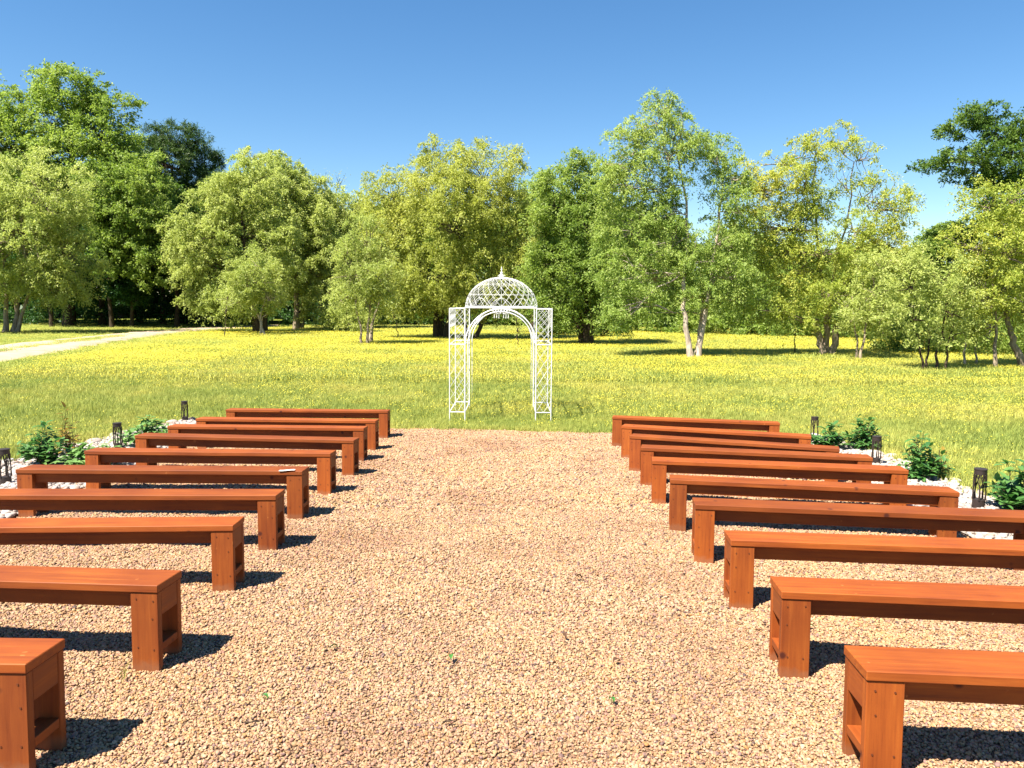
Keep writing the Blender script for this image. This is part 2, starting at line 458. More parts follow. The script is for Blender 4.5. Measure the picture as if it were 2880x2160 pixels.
PAD_X0, PAD_X1, PAD_Y0 = -4.75, 4.1, -6.0
_e0, _e1 = atp(850 * 2880 / 2212.0, 928 * 2880 / 2212.0), atp(1320 * 2880 / 2212.0, 937 * 2880 / 2212.0)
_pe = (_e0[1] - (_e1[1] - _e0[1]) / (_e1[0] - _e0[0]) * _e0[0], (_e1[1] - _e0[1]) / (_e1[0] - _e0[0]))
def pad_back(x):           # far edge of the gravel, slightly skewed and ragged
    x = np.asarray(x, float)
    return _pe[0] + _pe[1] * x + 0.09 * (vnoise(x, x * 0, 0.6, 3) - 0.5) + 0.05 * (vnoise(x, x * 0, 0.15, 4) - 0.5)
def pad_h(x, y):
    return gz(x, y) + 0.028 * (vnoise(x, y, 0.55, 11) - 0.5) + 0.016 * (vnoise(x, y, 0.22, 12) - 0.5) + 0.014
gx = np.linspace(PAD_X0, PAD_X1, 100); gt = np.linspace(0, 1, 160)
XX, TT = np.meshgrid(gx, gt)
YY = PAD_Y0 + (pad_back(XX) - PAD_Y0) * TT
ZZ = pad_h(XX, YY) - 0.004
vv = np.stack([XX, YY, ZZ], -1).reshape(-1, 3)
ii = (np.arange(159)[:, None] * 100 + np.arange(99)[None]).ravel()
ob("gravel_pad", mesh_from("gravel_pad", vv, np.stack([ii, ii + 1, ii + 101, ii + 100], 1),
   gravel_sheet_mat("gravel_base", (0.0810, 0.0497, 0.0356), (0.2187, 0.1320, 0.0772), (0.3564, 0.2406, 0.1411), 75), True), kind="structure", label="tan gravel seating area and aisle")

# pebbles
def pebble_mesh(k, mat, sub=1):
    bm = bmesh.new(); bmesh.ops.create_icosphere(bm, subdivisions=sub + 1, radius=1)
    r = np.random.default_rng(100 + k)
    ax = np.array([1.0, r.uniform(0.65, 0.95), r.uniform(0.45, 0.7)])
    w = r.normal(size=(3, 3)) * 1.1; ph = r.uniform(0, 6, 3)
    for v in bm.verts:
        c = np.array(v.co); d = 1 + 0.10 * np.sin(w @ c * 2 + ph).sum() / 1.5
        v.co = Vector(c * ax * d)
    for f in bm.faces: f.smooth = True
    me = bpy.data.meshes.new("pebble"); bm.to_mesh(me); bm.free(); me.materials.append(mat)
    return me
def band(x0, x1, y0, y1, dens):
    n = int((x1 - x0) * (y1 - y0) * dens)
    return rng.uniform(x0, x1, n), rng.uniform(y0, y1, n)
px, py, ps = [], [], []
for y0, y1, dens, size in ((1.5, 4.3, 9800, 0.0062), (4.3, 7.0, 6600, 0.0075), (7.0, 14.0, 3000, 0.0108)):
    a, b = band(PAD_X0, PAD_X1, y0, y1, dens)
    k = (b < pad_back(a) + rng.normal(0, 0.05, len(a))) & (np.abs(a) < 0.72 * b + 1.2)
    a, b = a[k], b[k]
    px.append(a); py.append(b); ps.append(size * np.clip(rng.lognormal(-.02, .28, len(a)), .5, 2.0))
px, py, ps = map(np.concatenate, (px, py, ps))
pz = pad_h(px, py) + rng.uniform(-0.2, 0.45, len(px)) * ps
rot = np.stack([rng.normal(0, 0.5, len(px)), rng.normal(0, 0.5, len(px)), rng.uniform(0, 6.28, len(px))], 1)
scatter("gravel", np.stack([px, py, pz], 1), np.repeat(ps[:, None], 3, 1), rot, rng.integers(0, 5, len(px)),
        [pebble_mesh(k, PEBBLE) for k in range(5)], "tan and pink pea gravel covering the aisle and seating area", "gravel")

# planting beds with white rock
BEDM = gravel_sheet_mat("bed_base", (0.1600, 0.1360, 0.1248), (0.2640, 0.2400, 0.2184), (0.3600, 0.3440, 0.3276), 30)
def bed(name, inner, outer, label):
    poly = inner + outer[::-1]
    bm = bmesh.new(); bm.faces.new([bm.verts.new((p[0], p[1], float(gz(p[0], p[1])) + 0.034)) for p in poly]); bmesh.ops.triangulate(bm, faces=bm.faces)
    me = bpy.data.meshes.new(name); bm.to_mesh(me); bm.free()
    me.materials.append(BEDM); return ob(name, me, kind="structure", label=label)
BED_L = ([(-4.55, 3.5), (-4.56, 6.5), (-4.50, 9.0), (-4.45, 11.0), (-4.5, 12.4)], [(-6.2, 3.5), (-6.35, 6.0), (-6.25, 8.4), (-6.0, 9.9), (-5.75, 11.2), (-5.4, 12.5)])
BED_R = ([(3.95, 3.5), (3.95, 7.0), (3.9, 9.0), (3.85, 11.2)], [(5.05, 3.5), (5.0, 5.5), (4.95, 7.5), (4.9, 8.8), (4.9, 10.0), (4.55, 11.4)])
BED_L = tuple([remap(p) for p in q] for q in BED_L); BED_R = tuple([remap(p) for p in q] for q in BED_R)
bed("planting_bed_left", *BED_L, "white rock planting bed beside the benches on the left")
bed("planting_bed_right", *BED_R, "white rock planting bed beside the benches on the right")
def in_poly(x, y, poly):
    c = np.zeros(len(x), bool); j = len(poly) - 1
    for i in range(len(poly)):
        xi, yi = poly[i]; xj, yj = poly[j]
        t = ((yi > y) != (yj > y)) & (x < (xj - xi) * (y - yi) / (yj - yi + 1e-12) + xi)
        c ^= t; j = i
    return c
rx, ry = [], []
for (inn, out) in (BED_L, BED_R):
    poly = inn + out[::-1]; xs = [p[0] for p in poly]
    a, b = band(min(xs) - 0.05, max(xs) + 0.05, 4.0, 14.0, 420)
    k = in_poly(a, b, poly); rx.append(a[k]); ry.append(b[k])
rx, ry = np.concatenate(rx), np.concatenate(ry)
rs = rng.uniform(0.016, 0.042, len(rx))
scatter("white_rocks", np.stack([rx, ry, gz(rx, ry) + 0.034 + rs * 0.25], 1), np.repeat(rs[:, None], 3, 1),
        np.stack([rng.normal(0, 0.4, len(rx)), rng.normal(0, 0.4, len(rx)), rng.uniform(0, 6.28, len(rx))], 1), rng.integers(0, 4, len(rx)),
        [pebble_mesh(20 + k, WHITE_ROCK) for k in range(4)], "white landscaping rocks covering the planting beds", "rocks")

# dirt road on the left, with a grass strip between the wheel tracks
road_u = [G(*p) for p in [(-420, 800), (-160, 768), (0, 747), (100, 737), (200, 727), (300, 718), (390, 711.5), (470, 707), (600, 703)]]
road_d = [G(*p) for p in [(-300, 850), (-120, 803), (0, 779), (90, 767), (200, 747), (280, 734), (345, 723), (430, 713.5), (600, 706)]]
ru, rd = np.array(road_u), np.array(road_d)
def resample(p, n):
    s = np.concatenate([[0], np.cumsum(np.linalg.norm(np.diff(p, axis=0), axis=1))]); t = np.linspace(0, s[-1], n)
    return np.stack([np.interp(t, s, p[:, k]) for k in range(3)], 1)
ru, rd = resample(ru, 60), resample(rd, 60)
ru[:, :2] += rng.normal(0, 0.12, (60, 2)); rd[:, :2] += rng.normal(0, 0.12, (60, 2))
rv = np.stack([ru * (1 - t) + rd * t for t in np.linspace(0, 1, 9)], 1); rv[:, 1:-1, 2] = 0.085; rv[:, (0, -1), 2] = -0.02
ii = (np.arange(59)[:, None] * 9 + np.arange(8)[None]).ravel()
ROAD = plain("pale_dirt", (0.3450, 0.2702, 0.2012), 0.95, 0.1, 0, 0.2, 1.4)
ob("dirt_road", mesh_from("dirt_road", rv.reshape(-1, 3), np.stack([ii, ii + 9, ii + 10, ii + 1], 1), ROAD), kind="structure", label="pale dirt track with a grassy middle strip crossing the meadow")
road_poly = [tuple(p[:2]) for p in ru] + [tuple(p[:2]) for p in rd[::-1]]
# a far lane crossing behind the trees
fl = [G(*p) for p in [(700, 703), (900, 706.5), (1150, 708), (1300, 708)]]
lane = np.array([[p[0], p[1], 0.004] for p in fl] + [[p[0], p[1] + 3.2, 0.004] for p in fl])
ob("far_lane", mesh_from("far_lane", lane, np.array([[0, 1, 5, 4], [1, 2, 6, 5], [2, 3, 7, 6]]), ROAD), kind="structure", label="narrow pale lane far across the meadow")

# ------------------------------------------------------------------ meadow grass and flowers
def grass_clump(k, n, spread, h, wid):
    r = np.random.default_rng(300 + k)
    b = np.stack([r.normal(0, spread, n), r.normal(0, spread, n), np.zeros(n)], 1)
    hh = h * r.uniform(0.45, 1.15, n); az = r.uniform(0, 6.28, n); lean = r.uniform(0.05, 0.65, n) * hh
    d = np.stack([np.cos(az), np.sin(az), 0 * az], 1); s = np.stack([-np.sin(az + r.normal(0, .6, n)), np.cos(az), 0 * az], 1)
    w = wid * r.uniform(0.6, 1.3, n)[:, None]
    mid = b + d * (lean * 0.35)[:, None] + np.array([0, 0, 1]) * (hh * 0.6)[:, None]
    tip = b + d * lean[:, None] + np.array([0, 0, 1]) * hh[:, None]
    v = np.stack([b - s * w, b + s * w, mid + s * w * 0.8, mid - s * w * 0.8, tip], 1).reshape(-1, 3)
    i = np.arange(n) * 5
    return mesh_from("grass_clump", v, [np.stack([i, i + 1, i + 2, i + 3], 1), np.stack([i + 3, i + 2, i + 4], 1)], GRASS)
GV = [grass_clump(k, 55, 0.085, 0.17, 0.0042) for k in range(3)] + [grass_clump(5 + k, 60, 0.15, 0.24, 0.0075) for k in range(3)]
def flower_clump(k, n, spread, h, rad):
    r = np.random.default_rng(400 + k); mb = MB()
    for _ in range(n):
        x, y = r.normal(0, spread, 2); z = h * r.uniform(0.7, 1.15); q = rad * r.uniform(0.7, 1.2)
        th = np.arange(6) * math.pi / 3 + r.uniform(0, 1); tl = r.normal(0, 0.45, 2)
        ring = np.stack([x + q * np.cos(th), y + q * np.sin(th), z + q * (np.cos(th) * tl[0] + np.sin(th) * tl[1]) + 0.15 * q], 1)
        mb.add(np.vstack([ring, [[x, y, z]]]), None, [(6, j, (j + 1) % 6) for j in range(6)])
    return mb.mesh("flower_clump", PETAL)
FV = [flower_clump(k, 9, 0.13, 0.16, 0.0085) for k in range(3)] + [flower_clump(5 + k, 18, 0.30, 0.25, 0.0125) for k in range(3)]

BLpoly, BRpoly = BED_L[0] + BED_L[1][::-1], BED_R[0] + BED_R[1][::-1]
def meadow_pts(y0, y1, dens, margin=4.0):
    w = 0.72 * y1 + margin
    a, b = band(-w, w, y0, y1, dens)
    k = np.abs(a) < 0.72 * b + margin
    a, b = a[k], b[k]
    on_pad = (a > PAD_X0 - 0.02) & (a < PAD_X1 + 0.02) & (b < pad_back(a) + 0.02 - rng.exponential(0.07, len(a)) * (vnoise(a, b, 0.35, 77) > .45))
    k = ~on_pad & ~in_poly(a, b, BLpoly) & ~in_poly(a, b, BRpoly)
    a, b = a[k], b[k]
    onr = in_poly(a, b, road_poly)
    # keep some of the middle strip
    keep = np.ones(len(a), bool)
    if onr.any():
        dm = np.min(np.hypot(a[onr][:, None] - (ru * .5 + rd * .5)[None, :, 0], b[onr][:, None] - (ru * .5 + rd * .5)[None, :, 1]), 1)
        wd = np.interp(b[onr], (ru * .5 + rd * .5)[:, 1], np.linalg.norm(ru - rd, axis=1))
        keep[onr] = dm < 0.055 * wd * (0.3 + 1.4 * vnoise(a[onr], b[onr], 3.0, 33))
    return a[keep], b[keep]
gxs, gys, gsc, gid = [], [], [], []
for y0, y1, dens, s0, i0 in ((3.5, 14.5, 150, 0.72, 0), (14.5, 20, 95, 0.85, 0), (20, 28, 46, 0.95, 3), (28, 42, 20, 1.35, 3), (42, 66, 7.5, 1.9, 3)):
    a, b = meadow_pts(y0, y1, dens, 3 if y1 < 50 else 0)
    tall = 0.75 + 0.6 * vnoise(a, b, 2.5, 41)
    near_arbor = np.exp(-((a + .2) ** 2 / 6 + (b - 14.4) ** 2 / 1.2))
    gxs.append(a); gys.append(b); gsc.append(s0 * tall * (1 - 0.25 * near_arbor) * rng.uniform(0.75, 1.25, len(a))); gid.append(rng.integers(i0, i0 + 3, len(a)))
gxs, gys, gsc, gid = map(np.concatenate, (gxs, gys, gsc, gid))
gh = np.minimum(gsc, 1.2) * np.interp(gys, [10, 16, 24, 34, 60], [1.0, .95, .62, .42, .36])
rmid = (ru + rd) * .5
nearroad = gxs < np.interp(gys, rd[:, 1], rd[:, 0]) + 7
gh = np.where(nearroad & (gys > 22), gh * .45, gh)
on_road = in_poly(gxs, gys, road_poly)
gh = np.where(on_road, gh * 0.9, gh)
sc3 = np.stack([gsc, gsc, gh], 1)
rot = np.stack([rng.normal(0, .08, len(gxs)), rng.normal(0, .08, len(gxs)), rng.uniform(0, 6.28, len(gxs))], 1)
scatter("meadow_grass", np.stack([gxs, gys, gz(gxs, gys) - 0.03 + 0.10 * on_road], 1), sc3, rot, gid, GV, "bright green meadow grass around the gravel and out to the trees", "grass")

fx, fy, fs, fi = [], [], [], []
for y0, y1, dens, s0, i0 in ((6, 14.5, 34, .85, 0), (14.5, 20, 66, .9, 0), (20, 30, 52, .8, 3), (30, 44, 36, 1.0, 3), (44, 64, 14, 1.4, 3)):
    a, b = meadow_pts(y0, y1, dens, 2 if y1 < 50 else 0)
    pr = np.clip((vnoise(a, b, 2.2, 51) * 0.5 + vnoise(a, b * 1.6, 6.0, 52) * 0.65 + vnoise(a, b, 0.7, 53) * 0.3) - 0.55, 0, 1) * 1.5
    far = np.clip((b - 19 - a * 0.15) / 8, 0, 1)
    pr = pr * (0.85 + 0.9 * far) + 0.06 + far * np.clip(1.5 * vnoise(a, b * 0.8, 3.2, 57) + .9 * vnoise(a, b, 1.1, 58) - .74, 0.04, .50)
    pr *= np.where(a < np.interp(b, rd[:, 1], rd[:, 0]) + 1.5, 0.02, 1.0)
    pr *= np.where((a < -0.3 * b) & (b < 24), 0.7, 1.0)
    pr *= np.clip((58 - b) / 8, 0.15, 1)
    k = rng.random(len(a)) < pr
    a, b = a[k], b[k]
    fx.append(a); fy.append(b); fs.append(s0 * rng.uniform(0.8, 1.2, len(a))); fi.append(rng.integers(i0, i0 + 3, len(a)))
fx, fy, fs, fi = map(np.concatenate, (fx, fy, fs, fi))
scatter("wildflowers", np.stack([fx, fy, gz(fx, fy) - 0.015], 1), np.stack([fs, fs, np.minimum(fs, 1.25) * np.interp(fy, [10, 16, 24, 34, 60], [1.0, .95, .68, .5, .45])], 1),
        np.stack([0 * fx, 0 * fx, rng.uniform(0, 6.28, len(fx))], 1), fi, FV, "small yellow wildflowers carpeting the meadow", "flowers")

# ------------------------------------------------------------------ trees
def leaves_mesh(name, centers, rad, per, L, W, droop, mat, r, spread=1.0, sprays=7):
    """clumps of drooping sprays set with narrow folded leaves"""
    C = len(centers)
    ns = sprays
    d = r.normal(size=(C, ns, 3)); d[..., 2] = d[..., 2] * 0.6 + 0.3
    d /= np.linalg.norm(d, axis=-1, keepdims=True)
    nl = max(1, per // ns)
    t = r.uniform(0.05, 1.0, (C, ns, nl)) ** 0.8
    ln = (rad[:, None, None] * r.uniform(0.7, 1.35, (C, ns, 1)))
    pos = centers[:, None, None] + d[:, :, None] * (t * ln)[..., None]
    pos[..., 2] -= droop * (t ** 2) * ln
    pos += r.normal(0, 0.10, pos.shape) * ln[..., None] * spread
    pos = pos.reshape(-1, 3)
    n = len(pos)
    dd = np.repeat(d.reshape(-1, 3), nl, 0) * 0.5 + r.normal(size=(n, 3)) * 0.75
    dd[:, 2] -= droop * 0.7
    dd /= np.linalg.norm(dd, axis=1)[:, None] + 1e-9
    nr = r.normal(size=(n, 3)) * 0.75 + np.array([-0.35, -0.45, 0.75])
    s = np.cross(dd, nr); s /= np.linalg.norm(s, axis=1)[:, None] + 1e-9
    up = np.cross(s, dd)
    l_ = 0.92 * L * r.uniform(0.65, 1.3, n)[:, None]; w_ = W * r.uniform(0.7, 1.3, n)[:, None]
    base = pos; tip = pos + dd * l_; mid = pos + dd * l_ * 0.45 + up * w_ * 0.25
    v = np.stack([base, mid - s * w_ * .5, tip, mid + s * w_ * .5], 1).reshape(-1, 3)
    i = np.arange(n) * 4
    return mesh_from(name, v, np.stack([i, i + 1, i + 2, i + 3], 1), mat)

def curve_pts(a, b, r, sag=0.12, n=5):
    t = np.linspace(0, 1, n)[:, None]
    L = np.linalg.norm(b - a)
    off = r.normal(0, sag * L, 3); off[2] = abs(off[2]) * 0.3
    return a * (1 - t) + b * t + off * (4 * t * (1 - t)) + r.normal(0, 0.02 * L, (n, 3)) * (t * (1 - t) * 4)

def tree(name, label, stems, lobes, seed, leaf, bk, L=0.16, W=0.06, droop=0.8, dens=470, clump=0.55, sprays=7, twigs=1.0, group=None, root=None):
    """stems: [(points, r0, r1)], lobes: [(centre, (rx, ry, rz), density factor)] in world metres"""
    r = np.random.default_rng(seed)
    base = np.mean([np.asarray(s[0][0]) for s in stems], axis=0) if root is None else np.asarray(root, float)
    base = np.array([base[0], base[1], 0.0])
    tr = thing(name, label, "tree", tuple(base), 0, group)
    wood = MB(); nodes = []
    for pts, r0, r1 in stems:
        pts = np.asarray(pts, float)
        s = np.linspace(0, 1, len(pts)); q = np.linspace(0, 1, max(8, len(pts) * 3))
        sm = np.stack([np.interp(q, s, pts[:, k]) for k in range(3)], 1)
        sm[1:-1] += r.normal(0, 0.035, (len(sm) - 2, 3)) * np.array([1, 1, 0.3])
        sm[0, 2] = -0.08
        rad = r0 + (r1 - r0) * q; rad[0] *= 1.35; rad[1] *= 1.08
        wood.tube(sm - base, rad, 8)
        nodes += [(p, w) for p, w, u in zip(sm, rad, q) if u > 0.45]
    NP = np.array([n[0] for n in nodes]); NR = np.array([n[1] for n in nodes])
    cs, rs_ = [], []
    for c, rr, df in lobes:
        c = np.asarray(c, float); rr = np.asarray(rr, float)
        below = NP[:, 2] < c[2] + 0.3 * rr[2]
        dist = np.linalg.norm(NP - c, axis=1) + np.where(below, 0, 3.0)
        k = int(np.argmin(dist))
        inner = c - np.array([0, 0, rr[2] * 0.25])
        cp = curve_pts(NP[k], inner, r, 0.07, 6)
        r0 = min(NR[k] * 0.5, 0.042)
        wood.tube(cp - base, np.linspace(r0, 0.022, 6), 5, False)
        area = math.pi * rr[0] * rr[2]
        nleaf = area * dens * df * 1.9
        ncl = max(6, int(area / (clump * clump) * 1.75))
        d = r.normal(size=(ncl, 3)); d /= np.linalg.norm(d, axis=1)[:, None]
        rad = r.uniform(0.18, 1.0, ncl) ** 0.45
        wob = 0.78 + 0.52 * vnoise(np.arctan2(d[:, 1], d[:, 0]) * 1.4 + c[0], d[:, 2] * 2.0 + c[2], 0.7, seed + 5)
        cc = c + d * (rad * wob)[:, None] * rr
        cc[:, 2] = np.maximum(cc[:, 2], 0.35)
        cs.append(cc); rs_.append(np.full(ncl, clump) * r.uniform(0.7, 1.3, ncl))
        nt = int(ncl * 0.5 * twigs)
        for q in cc[:nt]:
            st = cp[r.integers(2, 6)]
            tp = curve_pts(st, q, r, 0.10, 4)
            wood.tube(tp - base, np.linspace(0.02, 0.006, 4), 3, False)
        per = max(sprays, int(nleaf / ncl))
        lobes_per.setdefault(name, []).append(per)
        cs[-1] = (cc, rs_[-1], per)
    me_v, me_f, off = [], [], 0
    allc = np.vstack([x[0] for x in cs]); allr = np.concatenate([x[1] for x in cs])
    per = int(np.average([x[2] for x in cs], weights=[len(x[0]) for x in cs]))
    # thin out lobes of lower density by dropping clumps
    keep = np.concatenate([r.random(len(x[0])) < min(1.0, x[2] / max(per, 1)) for x in cs])
    crown = leaves_mesh("crown", allc[keep] - base, allr[keep], per, L, W, droop, leaf, r, sprays=sprays)
    ob("trunk", wood.mesh("trunk", bk, True), tr)
    ob("crown", crown, tr)
    return tr
lobes_per = {}

def lob(Y, items, depth=0.85):
    """lobes from the 2212-wide view: (x, y, rx, ry[, density, dY])"""
    out = []; q = Y / 1640.0
    grow = 1.10
    for it in items:
        x, y, a, b = it[:4]; df = it[4] if len(it) > 4 else 1.0; dy = it[5] if len(it) > 5 else random.uniform(-0.5, 0.5) * a * q
        out.append((P(x, y, Y + dy), (a * q * grow, max(a, b) * q * depth, b * q * grow), df))
    return out
def stem(Y, px, r0, r1):
    """trunk through positions of the view, rooted on the ground at depth Y"""
    return ([P(x, y, Y + (k * 0.15)) for k, (x, y) in enumerate(px)], r0, r1)

TREES = []
T = lambda *a, **k: TREES.append(tree(*a, **k))
T("willow_tree", "pale leafy tree with several slim grey stems beside the dirt track", [stem(47, [(12, 725), (14, 640), (8, 540), (30, 440)], .16, .05), stem(47.3, [(28, 726), (40, 640), (58, 540), (90, 430)], .17, .05), stem(46.8, [(36, 726), (55, 650), (85, 580), (140, 520)], .12, .04)],
  lob(47, [(90, 415, 95, 80), (35, 500, 120, 95), (150, 550, 65, 80), (-60, 470, 90, 130, .6), (110, 610, 75, 50), (20, 600, 80, 50, .7)]), 1, LEAF_WILLOW, BARK_GREY, .17, .065, .8, 400)
T("broadleaf_tree", "tallest mid-green tree rising above the woods on the left", [stem(60, [(150, 712), (150, 520), (160, 380), (150, 260)], .42, .12)],
  lob(60, [(150, 195, 70, 50), (100, 260, 95, 65), (215, 275, 75, 70), (155, 360, 140, 75), (265, 390, 65, 75), (20, 320, 90, 90), (-50, 310, 80, 130, .6), (60, 215, 38, 28, .6), (285, 222, 30, 20, .45), (200, 215, 45, 30, .6), (120, 160, 28, 18, .6), (60, 440, 140, 80), (200, 460, 90, 70)]), 2, LEAF_GREEN, BARK_DARK, .23, .115, .25, 175, .75)
T("pine_tree", "dark pine with tufted top behind the leafy trees on the left", [stem(68, [(395, 705), (400, 500), (405, 330)], .35, .10)],
  lob(68, [(395, 305, 50, 34), (440, 350, 40, 38), (360, 350, 55, 42), (420, 415, 60, 50), (340, 300, 34, 22, .6), (375, 470, 70, 45), (455, 400, 28, 30), (330, 420, 60, 50), (310, 345, 45, 40), (470, 440, 30, 30), (400, 440, 60, 50)]), 3, LEAF_PINE, BARK_DARK, .26, .05, -.15, 430, .5)
T("woodland_tree", "green tree with bare pale twigs over the dark gap in the woods", [stem(57, [(285, 710), (290, 560), (285, 430)], .13, .05)],
  lob(55, [(300, 395, 65, 55), (255, 460, 75, 65), (335, 480, 60, 60), (225, 410, 50, 50), (330, 560, 45, 50), (250, 550, 50, 50, .8)]), 4, LEAF_GREEN, BARK_DARK, .19, .09, .3, 340, .65)
T("willow_tree", "broad pale willow with dark trunk left of the young two-stemmed tree", [stem(49, [(556, 718), (545, 620), (525, 500), (520, 420)], .22, .06), stem(49.3, [(572, 718), (575, 620), (560, 520)], .18, .06)],
  lob(49, [(540, 385, 62, 52), (480, 430, 65, 55), (430, 500, 65, 58), (520, 500, 90, 70), (450, 580, 60, 52), (555, 590, 70, 50), (395, 545, 38, 42), (430, 635, 40, 40, .9), (500, 650, 60, 40, .8), (600, 520, 40, 60)]), 5, LEAF_WILLOW, BARK_DARK, .17, .065)
T("willow_tree", "tall pale green willow in front of the dark woods gap left of centre", [stem(55, [(640, 706), (640, 560), (630, 420)], .22, .06), stem(55.3, [(650, 706), (665, 580), (660, 450)], .16, .05)],
  lob(55, [(605, 385, 60, 42), (660, 425, 50, 60), (645, 510, 65, 75), (600, 450, 70, 60), (680, 585, 38, 60), (535, 335, 26, 18, .5), (620, 590, 60, 45), (575, 350, 40, 26, .7), (700, 500, 30, 60), (690, 650, 40, 40)]), 6, LEAF_WILLOW, BARK_GREY, .18, .07)
T("young_tree", "small rounded yellow-green tree with splayed pale stems in the meadow", [stem(45.2, [(572, 729), (562, 690), (548, 660), (530, 620)], .08, .03), stem(45.2, [(566, 728), (562, 690), (575, 640)], .07, .03), stem(45.4, [(562, 690), (585, 672), (600, 650)], .04, .02)],
  lob(45.2, [(545, 600, 45, 42), (515, 645, 42, 30), (580, 640, 34, 36), (552, 568, 26, 22)]), 7, LEAF_WILLOW, BARK_PALE, .14, .05, .35, 600, .42)
T("young_tree", "narrow airy tree on two thin stems left of the arbor", [stem(35.6, [(796, 749), (796, 690), (800, 600), (800, 500)], .065, .02), stem(35.6, [(783, 748), (775, 690), (765, 620), (760, 560)], .06, .02), stem(37.5, [(800, 735), (806, 690), (830, 620)], .1, .03)],
  lob(35.6, [(790, 515, 45, 48), (770, 580, 55, 55), (820, 590, 50, 60), (790, 640, 60, 40), (745, 560, 26, 45), (735, 640, 30, 30, .6)]), 8, LEAF_WILLOW, BARK_GREY, .13, .04, .85, 560, .42)
T("woodland_tree", "slender green tree in the notch of sky left of centre", [stem(58, [(740, 705), (742, 560), (745, 450)], .16, .05)],
  lob(58, [(745, 455, 36, 42), (728, 530, 40, 70), (765, 560, 60, 70), (700, 600, 45, 70), (790, 655, 60, 40), (780, 480, 40, 50), (820, 520, 40, 60)]), 9, LEAF_WILLOW, BARK_GREY, .2, .08, .4, 380, .65)
T("willow_tree", "large golden-olive willow with many leaning dark stems behind the arbor", [stem(43, [(945, 731), (940, 650), (905, 560), (870, 450)], .19, .05), stem(43.2, [(952, 731), (955, 640), (965, 520), (955, 400)], .2, .05), stem(42.6, [(964, 730), (975, 650), (1010, 540), (1050, 400)], .17, .05), stem(41.5, [(1024, 739), (1045, 690), (1068, 620), (1085, 540)], .13, .04), stem(41.5, [(1010, 739), (1000, 670), (960, 620), (900, 560)], .10, .03)],
  lob(42, [(850, 415, 55, 52), (945, 375, 75, 56), (1045, 370, 75, 58), (1110, 410, 42, 55, .7), (875, 490, 85, 70), (985, 475, 100, 80), (1085, 490, 70, 70), (845, 580, 65, 60), (955, 580, 100, 70), (1065, 590, 80, 60), (900, 645, 90, 42), (1030, 645, 90, 36), (820, 500, 40, 70), (1140, 520, 40, 70), (1130, 610, 50, 60), (980, 420, 90, 60), (935, 318, 40, 22, .4), (1110, 345, 30, 28, .4), (815, 390, 26, 30, .4), (1010, 325, 45, 22, .7)]), 10, LEAF_OLIVE, BARK_DARK, .16, .05, .9, 400, .55)
T("broadleaf_tree", "fresh green tree filling the gap between the golden-olive willow and the bushy tree", [stem(50, [(1150, 722), (1150, 600), (1152, 470)], .16, .05)],
  lob(50, [(1150, 425, 34, 50), (1132, 510, 45, 70), (1172, 395, 22, 26, .7), (1165, 600, 45, 60), (1140, 660, 45, 30)]), 21, LEAF_WILLOW2, BARK_DARK, .17, .065, .5, 420, .55)
T("bushy_tree", "dense green multi-stemmed tree just right of the arbor", [stem(36.8, [(1258, 746), (1245, 690), (1210, 610), (1190, 520)], .13, .04), stem(36.8, [(1266, 747), (1266, 670), (1268, 560), (1255, 440)], .17, .04), stem(36.8, [(1275, 746), (1285, 680), (1310, 600), (1300, 500)], .14, .04), stem(37, [(1262, 746), (1255, 670), (1235, 560)], .12, .03), stem(36.7, [(1270, 746), (1275, 670), (1290, 590)], .12, .03)],
  lob(36.8, [(1250, 395, 62, 55), (1198, 435, 45, 58), (1270, 485, 80, 70), (1200, 555, 55, 60), (1275, 585, 80, 60), (1230, 645, 75, 42), (1310, 640, 50, 46), (1168, 490, 30, 45), (1180, 395, 22, 30, .6), (1245, 345, 30, 22, .7), (1320, 540, 45, 60), (1300, 440, 40, 50), (1165, 600, 35, 60), (1250, 680, 90, 30), (1330, 600, 40, 50)]), 11, LEAF_GREEN, BARK_DARK, .15, .055, .45, 520, .5)
T("tall_tree", "tall airy green tree with a white trunk leaning beside a dark one", [stem(28.0, [(1493, 772), (1480, 700), (1476, 620), (1486, 530), (1482, 450), (1462, 330)], .115, .03), stem(28.3, [(1508, 773), (1520, 690), (1537, 600), (1555, 470), (1560, 380)], .11, .03), stem(29, [(1504, 773), (1512, 700), (1520, 640), (1570, 560)], .1, .03)],
  lob(28.7, [(1418, 255, 52, 44, .8), (1365, 320, 50, 48), (1445, 335, 55, 48), (1550, 325, 42, 45, .8), (1390, 405, 72, 50), (1565, 400, 40, 52, .8), (1350, 490, 66, 60), (1425, 515, 60, 62), (1560, 520, 58, 45), (1500, 555, 60, 46), (1400, 600, 80, 48), (1570, 590, 55, 40), (1330, 290, 22, 24, .5), (1425, 215, 26, 20, .5), (1340, 590, 45, 50), (1330, 400, 40, 50), (1475, 270, 34, 34, .7), (1600, 450, 32, 42, .7), (1500, 635, 55, 30), (1360, 655, 55, 32), (1590, 640, 40, 30), (1440, 450, 40, 40), (1318, 345, 24, 40, .8), (1500, 300, 30, 34, .6), (1330, 690, 40, 24), (1590, 380, 26, 34, .7)]), 12, LEAF_WILLOW2, BARK_PALE, .12, .038, .85, 780, .42)
